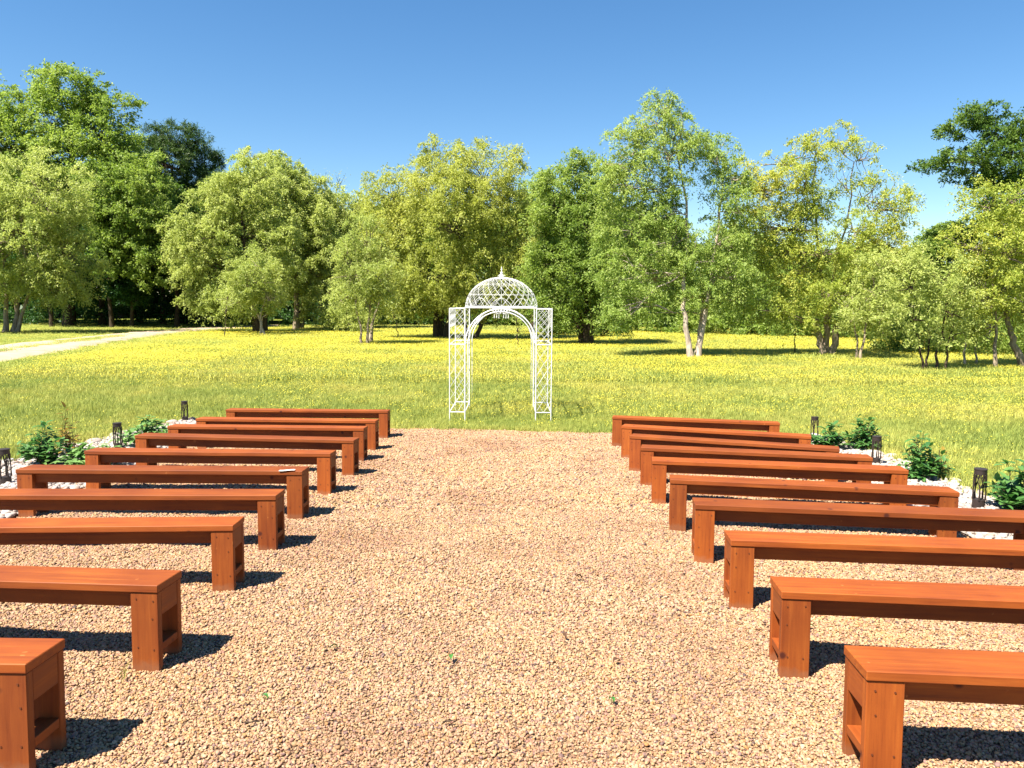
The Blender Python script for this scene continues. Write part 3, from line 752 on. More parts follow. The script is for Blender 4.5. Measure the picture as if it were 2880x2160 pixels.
T("cut_stump_tree", "airy gold-tipped tree with three sawn trunk stubs on the right", [stem(30, [(1776, 766), (1766, 720), (1760, 690)], .14, .12), stem(30, [(1785, 767), (1784, 715), (1784, 672), (1772, 580), (1756, 430), (1760, 340)], .13, .02), stem(30, [(1796, 767), (1806, 720), (1808, 695)], .14, .12), stem(30.2, [(1786, 720), (1800, 600), (1830, 480), (1845, 350)], .06, .02)],
  lob(30, [(1648, 415, 42, 50), (1720, 395, 55, 58), (1760, 325, 36, 36, .8), (1818, 312, 30, 40, .7), (1868, 330, 32, 45, .55), (1690, 480, 66, 48), (1775, 440, 34, 44, .5), (1900, 425, 40, 52, .5), (1948, 445, 28, 48, .7), (1765, 540, 75, 46, .9), (1880, 555, 72, 58), (1700, 585, 78, 55), (1800, 630, 85, 46), (1650, 350, 28, 24, .4), (1830, 400, 30, 40, .35), (1930, 520, 34, 50), (1612, 480, 38, 50), (1645, 545, 55, 42), (1850, 490, 45, 42, .8), (1955, 590, 40, 50), (1715, 335, 30, 28, .7), (1740, 465, 50, 40), (1612, 400, 30, 42, .8), (1655, 660, 60, 34), (1730, 690, 60, 26), (1850, 690, 50, 26)]), 13, LEAF_GOLD, BARK_GREY, .115, .04, .7, 700, .40)
T("oak_tree", "dark layered tree top standing high at the right edge", [stem(62, [(2170, 735), (2165, 560), (2150, 420), (2130, 330)], .4, .12)],
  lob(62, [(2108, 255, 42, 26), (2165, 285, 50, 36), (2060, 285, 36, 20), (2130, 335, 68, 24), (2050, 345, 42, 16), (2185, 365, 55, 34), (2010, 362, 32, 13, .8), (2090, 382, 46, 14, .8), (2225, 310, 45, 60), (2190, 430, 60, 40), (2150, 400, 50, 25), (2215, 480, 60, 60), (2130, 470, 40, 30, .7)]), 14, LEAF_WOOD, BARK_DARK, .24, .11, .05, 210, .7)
T("golden_tree", "yellow-green tree with a leaning trunk at the right edge", [stem(24.8, [(2214, 790), (2188, 735), (2176, 700), (2170, 560), (2160, 440)], .12, .03), stem(24.6, [(2150, 797), (2148, 700), (2145, 560)], .06, .02)],
  lob(24.8, [(2125, 440, 48, 46), (2195, 430, 46, 50), (2105, 520, 48, 60), (2175, 535, 66, 75), (2140, 630, 66, 66), (2210, 650, 50, 80), (2250, 520, 60, 100), (2140, 700, 50, 40, .6)]), 15, LEAF_GOLD, BARK_GREY, .105, .04, .35, 640, .38)
T("young_tree", "bushy pale young tree on thin bent stems behind the meadow, right of the stubs", [stem(27.5, [(1858, 776), (1868, 720), (1885, 640), (1890, 580)], .05, .015), stem(27.7, [(1850, 771), (1845, 700), (1840, 640)], .04, .015)],
  lob(27.5, [(1880, 630, 52, 50), (1905, 570, 42, 46), (1850, 680, 45, 34), (1910, 680, 40, 40)]), 16, LEAF_WILLOW, BARK_GREY, .11, .04, .4, 600, .38)
T("young_tree", "pale young tree with dark slanting stem at the left of the thicket", [stem(23.6, [(1994, 797), (1985, 740), (1970, 660), (1965, 590)], .035, .012), stem(23.6, [(2003, 797), (2008, 730), (2000, 650)], .035, .012)],
  lob(23.6, [(1960, 610, 46, 55), (1975, 680, 48, 40), (1990, 560, 34, 30, .8), (2000, 720, 40, 24, .6)]), 17, LEAF_WILLOW, BARK_DARK, .105, .038, .4, 600, .36)
T("young_tree", "rounded pale young tree in the middle of the thicket on the right", [stem(23.7, [(2022, 800), (2030, 740), (2042, 680), (2045, 600)], .045, .012), stem(23.7, [(2042, 799), (2050, 740), (2060, 660)], .04, .012)],
  lob(23.7, [(2035, 600, 52, 55), (2050, 670, 52, 48), (2075, 620, 36, 44), (2060, 725, 40, 24, .6)]), 18, LEAF_WILLOW, BARK_DARK, .105, .038, .4, 600, .36)
T("young_tree", "young tree on pale straight stems between the thicket and the leaning trunk", [stem(25.2, [(2086, 790), (2084, 730), (2090, 640)], .04, .012), stem(25.4, [(2108, 788), (2106, 730), (2110, 660)], .035, .012)],
  lob(25.2, [(2085, 660, 42, 55), (2110, 710, 40, 36), (2120, 600, 36, 50)]), 19, LEAF_OLIVE, BARK_PALE, .105, .04, .4, 600, .36)
T("bare_tree", "nearly bare tree top with reddish twigs in the notch of sky", [stem(63, [(712, 700), (712, 520), (708, 440), (700, 385)], .14, .03), stem(63, [(712, 520), (722, 430), (735, 385)], .07, .02), stem(63, [(710, 470), (695, 410), (688, 375)], .05, .015)],
  lob(63, [(700, 385, 22, 22, .06), (735, 395, 16, 24, .06), (715, 430, 20, 20, .1)]), 20, LEAF_OLIVE, BARK_DARK, .16, .05, .2, 260, .6, twigs=3.0)

# thin single saplings standing in the meadow
def sapling(label, x, y, top, seed, leafy=0.5, lean=6):
    g = G(x, y); Y = g[1]
    tree("sapling", label, [stem(Y, [(x, y), (x + lean * .4, (y * 2 + top) / 3), (x + lean, top)], .028, .01)], lob(Y, [(x + lean, top, 14, 22, leafy), (x + lean * .6, (top * 2 + y) / 3, 16, 20, leafy * .6)]), seed, LEAF_WILLOW, BARK_DARK, .12, .045, .3, 300, .3)
sapling("thin straight sapling left of the small rounded tree", 485, 728, 640, 31)
sapling("dark leaning sapling seen through the arbor arch", 1118, 749, 690, 32, .4, -2)
sapling("thin sapling in the meadow between the white trunk and the sawn stubs", 1716, 766, 650, 33, .6, 0)
sapling("slim sapling far back between the bushy tree and the white trunk", 1402, 716, 640, 34, .6, 2)
sapling("slight sapling left of the arbor near the many-stemmed willow", 862, 730, 660, 35, .5, -14)

# ---- woods behind: two patterns copied
def pattern(seed, leaf, h, label, group, low):
    r = np.random.default_rng(seed)
    lobes = []
    for k in range(13):
        z = h * r.uniform(low, 0.92); w = h * (0.30 - 0.22 * max(0, z / h - 0.55))
        a = r.uniform(0, 6.28); q = w * r.uniform(0.2, 0.85)
        lobes.append(((q * math.cos(a), q * math.sin(a), z), (h * .15 * r.uniform(.8, 1.3), h * .15, h * .10 * r.uniform(.8, 1.3)), 1.0))
    lobes.append(((0, 0, h * .92), (h * .12, h * .12, h * .08), 1.0))
    return tree("woodland_tree", label, [([(0, 0, 0), (.15, .1, h * .3), (-.1, .1, h * .6), (.1, 0, h * .85)], h * .018, h * .005)], lobes, seed, leaf, BARK_DARK, .25, .125, .3, 270, .8, group=group, root=(0, 0, 0))
def copy_tree(src, label, group, loc, rz, sc):
    c = src.copy(); COL.objects.link(c)
    c["label"] = label; c["group"] = group
    c.location = loc; c.rotation_euler = (0, 0, rz); c.scale = sc
    for ch in src.children:
        d = ch.copy(); COL.objects.link(d); d.parent = c
    return c
WL, WG = "tree in the dark woods behind the dirt track on the left", "trees of the woods on the left"
BL, BG = "tree in the far row behind the meadow trees", "trees of the far row behind the meadow"
def far_label(x):
    for lim, w in ((800, "in the notch of sky left of the arbor"), (1180, "behind the golden-olive willow and the arbor"), (1420, "behind the dense multi-stemmed tree"), (1640, "behind the white-trunked tall tree"), (1900, "behind the sawn trunk stubs")):
        if x < lim: return "tree of the far row " + w
    return "tree of the far row behind the thicket on the right"
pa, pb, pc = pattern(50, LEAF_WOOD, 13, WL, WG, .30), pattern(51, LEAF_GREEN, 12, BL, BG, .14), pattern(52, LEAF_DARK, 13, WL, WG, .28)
def hgt(y, Y): return CAM_H + (655 - y) / 1640 * Y
def place(src, first, x, y_top, Y, label, group, base_h):
    s = hgt(y_top, Y) / base_h
    X = P(x, 655, Y)[0]
    wd = s * random.uniform(0.95, 1.25)
    if first:
        src.location = (X, Y, 0); src.rotation_euler = (0, 0, random.uniform(0, 6.28)); src.scale = (wd, wd, s); src["label"] = label; src["group"] = group
    else:
        copy_tree(src, label, group, (X, Y, 0), random.uniform(0, 6.28), (wd, wd, s))
left = [(-150, 330, 64), (-40, 330, 72), (60, 360, 66), (150, 380, 74), (220, 400, 62), (300, 400, 72), (350, 400, 64), (430, 420, 74), (480, 430, 66), (520, 400, 76), (570, 395, 68), (620, 400, 80), (660, 430, 72), (240, 470, 57), (380, 460, 59), (110, 470, 57), (460, 520, 58),
        (-100, 380, 80), (0, 380, 86), (120, 380, 86), (260, 390, 88), (400, 440, 88), (540, 430, 90)]
for k, (x, yt, Y) in enumerate(left):
    src = (pa, pc)[k % 2]
    place(src, k < 2, x, yt, Y, WL, WG, 13)
far = [(700, 470, 78), (760, 470, 76), (820, 440, 74), (880, 470, 80), (940, 440, 78), (1000, 450, 74), (1060, 460, 80), (1120, 470, 76), (1180, 430, 78), (1230, 440, 70), (1290, 450, 76), (1350, 450, 70), (1420, 470, 74), (1480, 520, 66), (1540, 530, 72), (1600, 490, 64),
       (1660, 530, 70), (1730, 520, 62), (1800, 530, 70), (1870, 520, 60), (1940, 530, 66), (1640, 560, 56), (1760, 560, 56), (1900, 550, 54), (2000, 520, 62), (2040, 475, 66), (2090, 560, 58), (2160, 520, 58), (2230, 480, 60), (2300, 450, 62)]
for k, (x, yt, Y) in enumerate(far):
    place(pb, k == 0, x, yt, Y, far_label(x), BG, 12)

# ---- undergrowth along the far edge of the meadow
def undergrowth(name, label, segs, mat, seed, L, W, n, hmin, hmax, clump=.6, per=60):
    r = np.random.default_rng(seed); cs = []
    for (x0, Y0, x1, Y1, thick) in segs:
        t = r.random(n); X = P(x0, 655, Y0)[0] * (1 - t) + P(x1, 655, Y1)[0] * t; Y = Y0 * (1 - t) + Y1 * t + r.uniform(0, thick, n)
        hh = hmin + (hmax - hmin) * vnoise(X, Y, 2.2, seed) ** 1.3
        cs.append(np.stack([X, Y, 0.15 + hh * r.random(n)], 1))
    c = np.vstack(cs)
    ob(name, leaves_mesh(name, c, np.full(len(c), clump) * r.uniform(.6, 1.3, len(c)), per, L, W, .25, mat, r), label=label, cat="undergrowth", kind="stuff")
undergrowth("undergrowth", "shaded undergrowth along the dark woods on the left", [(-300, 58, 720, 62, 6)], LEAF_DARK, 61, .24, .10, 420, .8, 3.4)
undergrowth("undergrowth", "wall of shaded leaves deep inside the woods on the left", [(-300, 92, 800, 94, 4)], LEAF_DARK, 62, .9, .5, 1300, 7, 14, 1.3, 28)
undergrowth("undergrowth", "pale weedy undergrowth along the far right side of the meadow", [(1330, 54, 1980, 42, 6)], LEAF_GREEN, 63, .26, .10, 950, 1.5, 5.5, .6, 42)
undergrowth("undergrowth", "leafy undergrowth far behind the arbor", [(680, 70, 1440, 62, 6)], LEAF_WOOD, 64, .32, .13, 1300, 2.5, 7, .8, 42)
undergrowth("undergrowth", "brown and green brush below the thicket on the right", [(1940, 31, 2320, 29, 3)], LEAF_GREEN, 65, .14, .05, 300, .5, 2.6, .4, 70)
def shrub(label, x, y, Y, lobes, seed, leaf=LEAF_DARK):
    g = P(x, y, Y); g[2] = 0
    r = np.random.default_rng(seed); root = thing("shrub", label, "shrub", tuple(g))
    mb = MB(); cs = []
    for c, rr, df in lob(Y, lobes):
        d = r.normal(size=(40, 3)); d /= np.linalg.norm(d, axis=1)[:, None]
        cc = c + d * rr * (r.uniform(.2, 1, 40) ** .5)[:, None]; cc[:, 2] = np.maximum(cc[:, 2], .15); cs.append(cc)
        mb.tube(curve_pts(g, c, r) - g, np.linspace(.05, .015, 5), 5)
    cs = np.vstack(cs)
    ob("stem", mb.mesh("stem", BARK_DARK), root); ob("foliage", leaves_mesh("foliage", cs - g, np.full(len(cs), .45), 70, .15, .06, .2, leaf, r), root)
shrub("dark rounded shrub just right of the dense multi-stemmed tree", 1305, 722, 45, [(1305, 690, 32, 30), (1335, 700, 22, 22), (1275, 700, 20, 20)], 71, LEAF_WOOD)
shrub("low green shrub at the left foot of the dense multi-stemmed tree", 1220, 725, 48, [(1215, 700, 26, 20), (1190, 705, 20, 16)], 72, LEAF_GREEN)
shrub("pale leafy shrub hanging low at the edge of the dark woods gap", 745, 712, 50, [(745, 650, 40, 40), (770, 690, 40, 24), (720, 690, 26, 20)], 73, LEAF_WILLOW)

# ------------------------------------------------------------------ benches
BH, BD, ST = 0.45, 0.235, 0.038
L_PX = [(1089.6,1155.8,634,1152),(1055,1183,549.5,1177.6),(1021.8,1204.6,469.7,1198.8),(993,1235,377,1224.9),(927.6,1276,235,1268.8),(848,1326,42.3,1320.9),(773.6,1396.6,0,1394),(652.6,1482,0,1486),(437.6,1648.6,0,1636),(64.4,1878,0,1880)]
R_PX = [(1722.3,1172.7,2194,1185.8),(1748.4,1198,2282,1223.5),(1770.5,1225.8,2362,1257.4),(1803,1259,2455.6,1284.4),(1835.6,1295.8,2556.5,1321),(1886.7,1349.5,2701,1383),(1958,1420,2880,1455),(2060,1521,2880,1549),(2203.8,1666.6,2880,1694),(2445.8,1892.8,2880,1910.7)]
screw_me = MB(); screw_me.tube([(0, 0, 0), (0, -0.0035, 0)], 0.0042, 8); screw_me = screw_me.mesh("screw_head", SCREW)
ORD = ["farthest", "second farthest", "third farthest", "fourth farthest", "fifth farthest", "fifth nearest", "fourth nearest", "third nearest", "second nearest", "nearest"]
def bench(label, origin, rz, ln, group, rnd):
    b = thing("bench", label, "bench", (origin[0], origin[1], float(gz(origin[0], origin[1]))), rz, group)
    b.rotation_euler = (-SLOPE + rnd.uniform(-.006, .006), rnd.uniform(-.004, .004), rz)
    # seat plank, with a slight bow along its length
    bm = bmesh.new(); bmesh.ops.create_grid(bm, x_segments=1, y_segments=1, size=1); bm.free()
    seat = bevel_box("seat", -0.004, ln + 0.004, -0.004, BD + 0.004, BH - ST, BH, WOOD_X, 0.003)
    ob("seat", seat, b)
    zt = BH - ST - 0.0015
    for x0 in (0.0, ln - 0.14):
        e0 = x0 if x0 == 0 else ln - 0.042
        for y0 in (0.002, BD - 0.040):
            lg = ob("leg", bevel_box("leg", x0, x0 + 0.14, y0, y0 + ST, -0.05, zt, WOOD_Z, 0.003), b)
            if y0 < 0.1:
                for (sx, sz) in ((.03, .37), (.11, .372), (.03, .125), (.112, .12), (.112 if x0 else .03, .28)):
                    ob("screw_head", screw_me, lg, loc=(x0 + sx + rnd.uniform(-.006, .006), y0 + 0.001, sz + rnd.uniform(-.008, .008)))
        ob("end_panel", bevel_box("end_panel", e0 + 0.002, e0 + 0.040, 0.0415, BD - 0.0415, zt - 0.125, zt - 0.001, WOOD_Y, 0.002), b)
        s0 = 0.003 if x0 == 0 else ln - 0.092
        ob("stretcher", bevel_box("stretcher", s0, s0 + 0.089, 0.0415, BD - 0.0415, 0.102, 0.140, WOOD_Y, 0.002), b)
    for y0 in (0.0415, BD - 0.0415 - ST):
        ob("apron", bevel_box("apron", 0.0425, ln - 0.0425, y0 + .0005, y0 + ST - .0005, zt - 0.087, zt - 0.0015, WOOD_X, 0.002), b)
    return b
rb = random.Random(3)
EXTRA_L = {0: "at the grass edge", 5: "by the lamp at the picture's side", 9: "with only its end in view", 4: "in front of the leafy shrubs", 5: "with a paper strip on its end"}
for side, PXS in (("left", L_PX), ("right", R_PX)):
    for k, (x0, y0, x1, y1) in enumerate(PXS):
        A, B = atp(x0, y0, BH), atp(x1, y1, BH)
        d = (B - A)[:2]; ln = float(np.hypot(*d))
        if k > 5:                                   # runs out of the picture: a full length bench
            d = d / ln; ln = 2.5 if side == "left" else 2.42; 
            if k == 9: d = np.array([-1.0, 0.02]) if side == "left" else d
            B = A + np.array([d[0] * ln, d[1] * ln, 0])
        o, e = (B, A) if side == "left" else (A, B)
        rz = math.atan2(e[1] - o[1], e[0] - o[0])
        lab = f"{ORD[k]} reddish wooden bench in the row on the {side} side of the aisle"
        bench(lab, o, rz, ln, "benches along the aisle", rb)

A = atp(848, 1326, BH)
pp = thing("paper_strip", "white strip of paper lying on a bench end beside the aisle", "paper", (A[0] - 0.135, A[1] + 0.02, A[2] + 0.004), 0.04)
mb = MB(); xs = np.linspace(-.07, .07, 8); top = [(x, y, 0.003 + 0.004 * math.sin(x * 30)) for y in (-.018, .02) for x in xs]
mb.add(top, [(i, i + 1, i + 9, i + 8) for i in range(7)]); bot = [(x, y, z - .0012) for x, y, z in top]; mb.add(bot, [(i, i + 8, i + 9, i + 1) for i in range(7)])
ob("sheet", mb.mesh("sheet", PAPER), pp)

# ------------------------------------------------------------------ arbor
AX, AYF, AYB, AOUT, AIN = -0.217, 14.2, 15.67, 0.957, 0.667
arb = thing("arbor", "white metal garden arbor with lattice sides and domed top", "arbor", (AX, (AYF + AYB) / 2, -0.20))
hy = (AYB - AYF) / 2
ZT, ZM, ZB = 2.10, 1.43, 0.15
def part(name, mb, parent, smooth=True): return ob(name, mb.mesh(name, WHITE_METAL, smooth), parent)
for sx in (-1, 1):
    for y in (-hy, hy):
        for xx in (AIN, AOUT):
            mb = MB(); mb.tube([(sx * xx, y, -.06), (sx * xx, y, ZT)], .0095 if xx == AOUT else .0118, 8); part("post", mb, arb)
        mb = MB()                                # diagonal lattice with rails
        w = AOUT - AIN
        for z in (ZB, ZM, ZT - .006): mb.tube([(sx * AIN, y, z), (sx * AOUT, y, z)], .010, 6)
        def diag(zlo, zhi, rise, step):
            z = zlo - rise
            while z < zhi:
                for dirn in (1, -1):
                    a, b_ = (0, z), (w, z + rise)
                    t0 = max(0, (zlo - z) / rise); t1 = min(1, (zhi - z) / rise)
                    if t1 > t0 + .02:
                        p0 = (t0 * w, z + t0 * rise); p1 = (t1 * w, z + t1 * rise)
                        if dirn < 0: p0, p1 = (w - p0[0], p0[1]), (w - p1[0], p1[1])
                        mb.tube([(sx * (AIN + p0[0]), y + .004 * dirn, p0[1]), (sx * (AIN + p1[0]), y + .004 * dirn, p1[1])], .0030, 5)
                z += step
        diag(ZB, ZM, 0.46, 0.23); diag(ZM, ZT, 0.33, 0.15)
        part("lattice_panel", mb, arb)
    for z in (ZB, ZM, ZT):
        for xx in (AOUT, AIN):
            mb = MB(); mb.tube([(sx * xx, -hy, z), (sx * xx, hy, z)], .009, 6); part("side_rail", mb, arb)
    mb = MB()                                    # lattice on the outer side, top section
    for k in range(9):
        y0 = -hy + k * 2 * hy / 9; y1 = y0 + 2 * hy / 9
        mb.tube([(sx * AOUT, y0, ZM + .32), (sx * AOUT, y1, ZT)], .0045, 5); mb.tube([(sx * (AOUT - .006), y1, ZM + .32), (sx * (AOUT - .006), y0, ZT)], .0045, 5)
    mb.tube([(sx * AOUT, -hy, ZM + .32), (sx * AOUT, hy, ZM + .32)], .006, 5)
    part("side_lattice", mb, arb)
for y in (-hy, hy):
    for rr, rad in ((AIN - .004, .013), (AIN - .055, .010)):
        th = np.linspace(0, math.pi, 33)
        pts = np.stack([rr * np.cos(th), np.full(33, y), ZM + rr * np.sin(th)], 1)
        if rr < AIN - .02: pts = np.vstack([[(rr, y, ZB)], pts, [(-rr, y, ZB)]])
        mb = MB(); mb.tube(pts, rad, 7); part("arch", mb, arb)
    mb = MB(); mb.tube([(-AIN, y, ZT + .012), (AIN, y, ZT + .012)], .012, 7); part("top_rail", mb, arb)
DR, DZ, DHh = 0.702, ZT + 0.028, 0.575
def dome_pt(t, a): return (DR * math.cos(t) * math.cos(a), DR * math.cos(t) * math.sin(a), DZ + DHh * math.sin(t))
dome = MB()
for k in range(28):
    a0 = k * math.pi / 14
    for sgn in (-1, 1):
        dome.tube([dome_pt(t, a0 + sgn * 1.05 * t / 1.57) for t in np.linspace(0.0, 1.40, 14)], .0027, 5, False)
dm = part("dome", dome, arb)
for z_t, rad in ((0.0, .015), (1.30, .006), (.42, .003), (.85, .003)):
    mb = MB(); mb.tube([dome_pt(z_t, a) for a in np.linspace(0, 2 * math.pi, 49)], rad, 6, False); part("ring", mb, dm)
mb = MB()
for k in range(10):                               # scalloped arcs at the foot of the dome
    a0 = k * math.pi / 5
    mb.tube([dome_pt(.30 * math.sin(s), a0 + (s / math.pi) * math.pi / 5) for s in np.linspace(0, math.pi, 13)], .0035, 5, False)
part("scallops", mb, dm)
fin = MB()
zf = DZ + DHh
prof = [(.0, .05), (.02, .055), (.035, .02), (.06, .012), (.085, .035), (.10, .012), (.13, .010), (.15, .022), (.165, .008), (.21, .003)]
fin.tube([(0, 0, zf + z) for z, _ in prof], [q for _, q in prof], 10)
for k in range(6):
    a = k * math.pi / 3
    fin.tube([(.0, 0, zf + .05)] + [(.075 * math.cos(a) * math.sin(s), .075 * math.sin(a) * math.sin(s), zf + .025 + .03 * math.cos(s * 1.2)) for s in np.linspace(.3, 2.6, 7)], .004, 5)
part("finial", fin, dm)

ch = thing("chandelier", "small white chandelier with hanging drops under the arbor dome", "chandelier", (AX, (AYF + AYB) / 2 - .05, ZT - .30))
mb = MB(); mb.tube([(0, 0, .62), (0, 0, .02)], .004, 5); part("hanging_rod", mb, ch)
mb = MB(); mb.tube([(0, 0, 0), (0, 0, .03), (0, 0, .06), (0, 0, .10), (0, 0, .14)], [.012, .03, .014, .026, .008], 9); part("stem", mb, ch)
for k in range(6):
    a = k * math.pi / 3 + .2; ca, sa = math.cos(a), math.sin(a)
    mb = MB(); mb.tube([(q * ca, q * sa, z) for q, z in ((.01, .06), (.06, .0), (.12, -.01), (.16, .03), (.165, .05))], .005, 5); arm = part("arm", mb, ch)
    mb = MB(); mb.tube([(.165 * ca, .165 * sa, .05), (.165 * ca, .165 * sa, .06), (.165 * ca, .165 * sa, .11)], [.02, .012, .01], 7); part("candle", mb, arm)
    mb = MB(); mb.tube([(.14 * ca, .14 * sa, .0), (.14 * ca, .14 * sa, -.06), (.14 * ca, .14 * sa, -.085), (.14 * ca, .14 * sa, -.10)], [.002, .008, .014, .003], 7); part("drop", mb, ch)

# ------------------------------------------------------------------ path lamps
def lamp(label, x, y, h=0.37, r=0.056, tilt=0.0, seed=0):
    g = atp(x, y)
    lp = thing("path_lamp", label, "lamp", (g[0], g[1], g[2] + 0.045), seed * 0.7, "cut-metal path lamps in the planting beds")
    lp.rotation_euler = (0, tilt, seed * 0.7)
    def ringwall(z0, z1, ro, n=28, t=.002):
        mb = MB(); th = np.arange(n) * 2 * math.pi / n
        for q, flip in ((ro, 0), (ro - t, 1)):
            v = np.concatenate([np.stack([q * np.cos(th), q * np.sin(th), np.full(n, z)], 1) for z in (z0, z1)])
            f = [(i, (i + 1) % n, n + (i + 1) % n, n + i) for i in range(n)]
            mb.add(v, [ff[::-1] for ff in f] if flip else f)
        return mb
    mb = ringwall(-.03, h * .20, r); th = np.linspace(0, 6.283, 29)[:-1]
    mb.add(np.vstack([np.stack([r * np.cos(th), r * np.sin(th), np.full(28, h * .2)], 1), [[0, 0, h * .2]]]), None, [(28, i, (i + 1) % 28) for i in range(28)])
    ob("base", mb.mesh("base", DARK_METAL, True), lp)
    mb = ringwall(h * .86, h, r)
    mb.add(np.vstack([np.stack([(r + .003) * np.cos(th), (r + .003) * np.sin(th), np.full(28, h + .002)], 1), [[0, 0, h + .006]]]), None, [(28, i, (i + 1) % 28) for i in range(28)])
    mb.add(np.vstack([np.stack([(r + .003) * np.cos(th), (r + .003) * np.sin(th), np.full(28, h - .006)], 1), np.stack([(r + .003) * np.cos(th), (r + .003) * np.sin(th), np.full(28, h + .002)], 1)]), [(i, (i + 1) % 28, 28 + (i + 1) % 28, 28 + i) for i in range(28)])
    ob("cap", mb.mesh("cap", DARK_METAL, True), lp)
    mb = MB(); rr = random.Random(seed)
    on = lambda a, z: (r * math.cos(a), r * math.sin(a), z)
    zb, zt = h * .2, h * .86
    for k in range(5):                             # cut-out tree shapes between base and cap
        a = k * 2 * math.pi / 5
        fork = zb + (zt - zb) * rr.uniform(.34, .46)
        mb.tube([on(a, zb), on(a + .05, (zb + fork) / 2), on(a, fork)], [.011, .008, .007], 5)
        for da in (-.55, -.08, .5):
            mid = (fork + zt) / 2 + rr.uniform(-.02, .02)
            mb.tube([on(a, fork), on(a + da * .55, mid - .015), on(a + da * .75, mid + .02), on(a + da, zt)], [.005, .0045, .004, .005], 5)
            mb.tube([on(a + da * .6, mid), on(a + da * .2, mid + .05), on(a + da * .35, zt)], .0028, 4)
    ob("cutout_screen", mb.mesh("cutout_screen", DARK_METAL), lp)
    return lp
lamp("dark cut-metal path lamp cut by the left picture edge", 17, 1371, .375, .056, 0, 1)
lamp("dark cut-metal path lamp between two leafy plants left of the benches", 333, 1270, .36, .055, 0, 2)
lamp("dark cut-metal path lamp farthest back beyond the left benches", 521, 1190, .36, .056, 0, 3)
lamp("dark cut-metal path lamp farthest back beyond the right benches", 2291, 1246, .37, .054, .04, 4)
lamp("dark cut-metal path lamp beside the plant cluster right of the benches", 2463, 1314, .36, .054, .02, 5)
lamp("nearest dark cut-metal path lamp on bare white rock at the right", 2750, 1437, .375, .055, .03, 6)

# ------------------------------------------------------------------ bed plants
def plant(label, x, y, w, h, n, seed, mat, leaf=.075, upright=.4, spikes=3, mat2=None):
    """leafy shrublet: forked stems set with broad folded leaves; w, h in metres"""
    g = atp(x, y); r = np.random.default_rng(seed)
    root = thing("bed_plant", label, "plant", (g[0], g[1], g[2] + 0.03))
    st = MB(); tips = []
    for k in range(20):
        a = r.uniform(0, 6.28); q = w * .5 * math.sqrt(r.uniform(.02, 1)); z = h * r.uniform(.35, .85) * math.sqrt(max(.12, 1 - (q / (w * .54)) ** 2))
        e = np.array([q * math.cos(a), q * math.sin(a), z]); p = curve_pts(np.array([0, 0, -.02]), e, r, .1, 5)
        st.tube(p, np.linspace(.006, .0025, 5), 5); tips.append(p)
    for k in range(spikes):
        a = r.uniform(0, 6.28); q = w * .25 * r.random(); e = np.array([q * math.cos(a), q * math.sin(a), h * r.uniform(.9, 1.05)])
        p = curve_pts(np.array([0, 0, 0]), e, r, .05, 6); st.tube(p, np.linspace(.005, .002, 6), 5); tips.append(p)
    ob("stems", st.mesh("stems", BARK_DARK), root)
    V, Fq = [], []; c = 0
    for i in range(n):
        p = tips[r.integers(len(tips))]; t = r.uniform(.35, 1) * (len(p) - 1); j = min(int(t), len(p) - 2); o = p[j] + (p[j + 1] - p[j]) * (t - j)
        d = r.normal(size=3); d[2] = abs(d[2]) * upright - .1; d /= np.linalg.norm(d)
        s = np.cross(d, [0, 0, 1.0]); s /= np.linalg.norm(s) + 1e-9; u = np.cross(s, d)
        L = leaf * r.uniform(.5, 1.25); W = L * r.uniform(.42, .6); bend = r.uniform(.1, .35) * L
        o = o + d * leaf * .2
        pts = [o]
        for f, ww in ((.3, .42), (.65, .40), (1.0, .0)):
            cen = o + d * L * f - u * bend * f * f
            if ww: pts += [cen - s * W * ww + u * W * .12, cen, cen + s * W * ww + u * W * .12]
            else: pts.append(cen)
        V += pts
        Fq += [(c, c + 1, c + 2, c + 2), (c, c + 2, c + 3, c + 3), (c + 1, c + 4, c + 5, c + 2), (c + 2, c + 5, c + 6, c + 3), (c + 4, c + 7, c + 5, c + 5), (c + 5, c + 7, c + 6, c + 6)]
        c += 8
    q4 = np.array([f for f in Fq if f[2] != f[3]]); t3 = np.array([f[:3] for f in Fq if f[2] == f[3]])
    k2 = None
    ob("leaves", mesh_from("leaves", np.array(V), [q4, t3], mat, True), root)
    return root
plant("bushy dark green plant nearest the lamp at the left edge", 130, 1318, 0.71, 0.55, 510, 81, LEAF_SHRUB, 0.111, .5, 4)
plant("upright bronze-leaved plant behind the two green ones on the left", 196, 1290, 0.28, 0.61, 153, 82, LEAF_BRONZE, 0.098, .6, 4)
plant("low spreading light green plant left of the middle lamp", 250, 1320, 0.98, 0.36, 510, 83, LEAF_SHRUB_LIGHT, 0.130, .35, 1)
plant("light green broad-leaved plant right of the middle lamp on the left", 425, 1255, 0.98, 0.44, 510, 84, LEAF_SHRUB_LIGHT, 0.130, .4, 2)
plant("dark green plant beside the farthest lamp on the right", 2335, 1268, 0.63, 0.38, 391, 85, LEAF_SHRUB, 0.117, .45, 3)
plant("taller green plant with a thin dark spire on the right", 2425, 1270, 0.63, 0.46, 391, 86, LEAF_SHRUB, 0.111, .5, 4)
plant("leafy green plant with orange new tips between two lamps on the right", 2585, 1352, 0.63, 0.50, 510, 87, LEAF_SHRUB, 0.111, .55, 4)
plant("orange-tipped sprig beside the plant between two lamps on the right", 2632, 1345, 0.25, 0.32, 68, 88, LEAF_BRONZE, 0.078, .6, 3)
plant("dark green plant cut by the right picture edge", 2862, 1452, 0.63, 0.53, 442, 89, LEAF_SHRUB, 0.117, .6, 4)
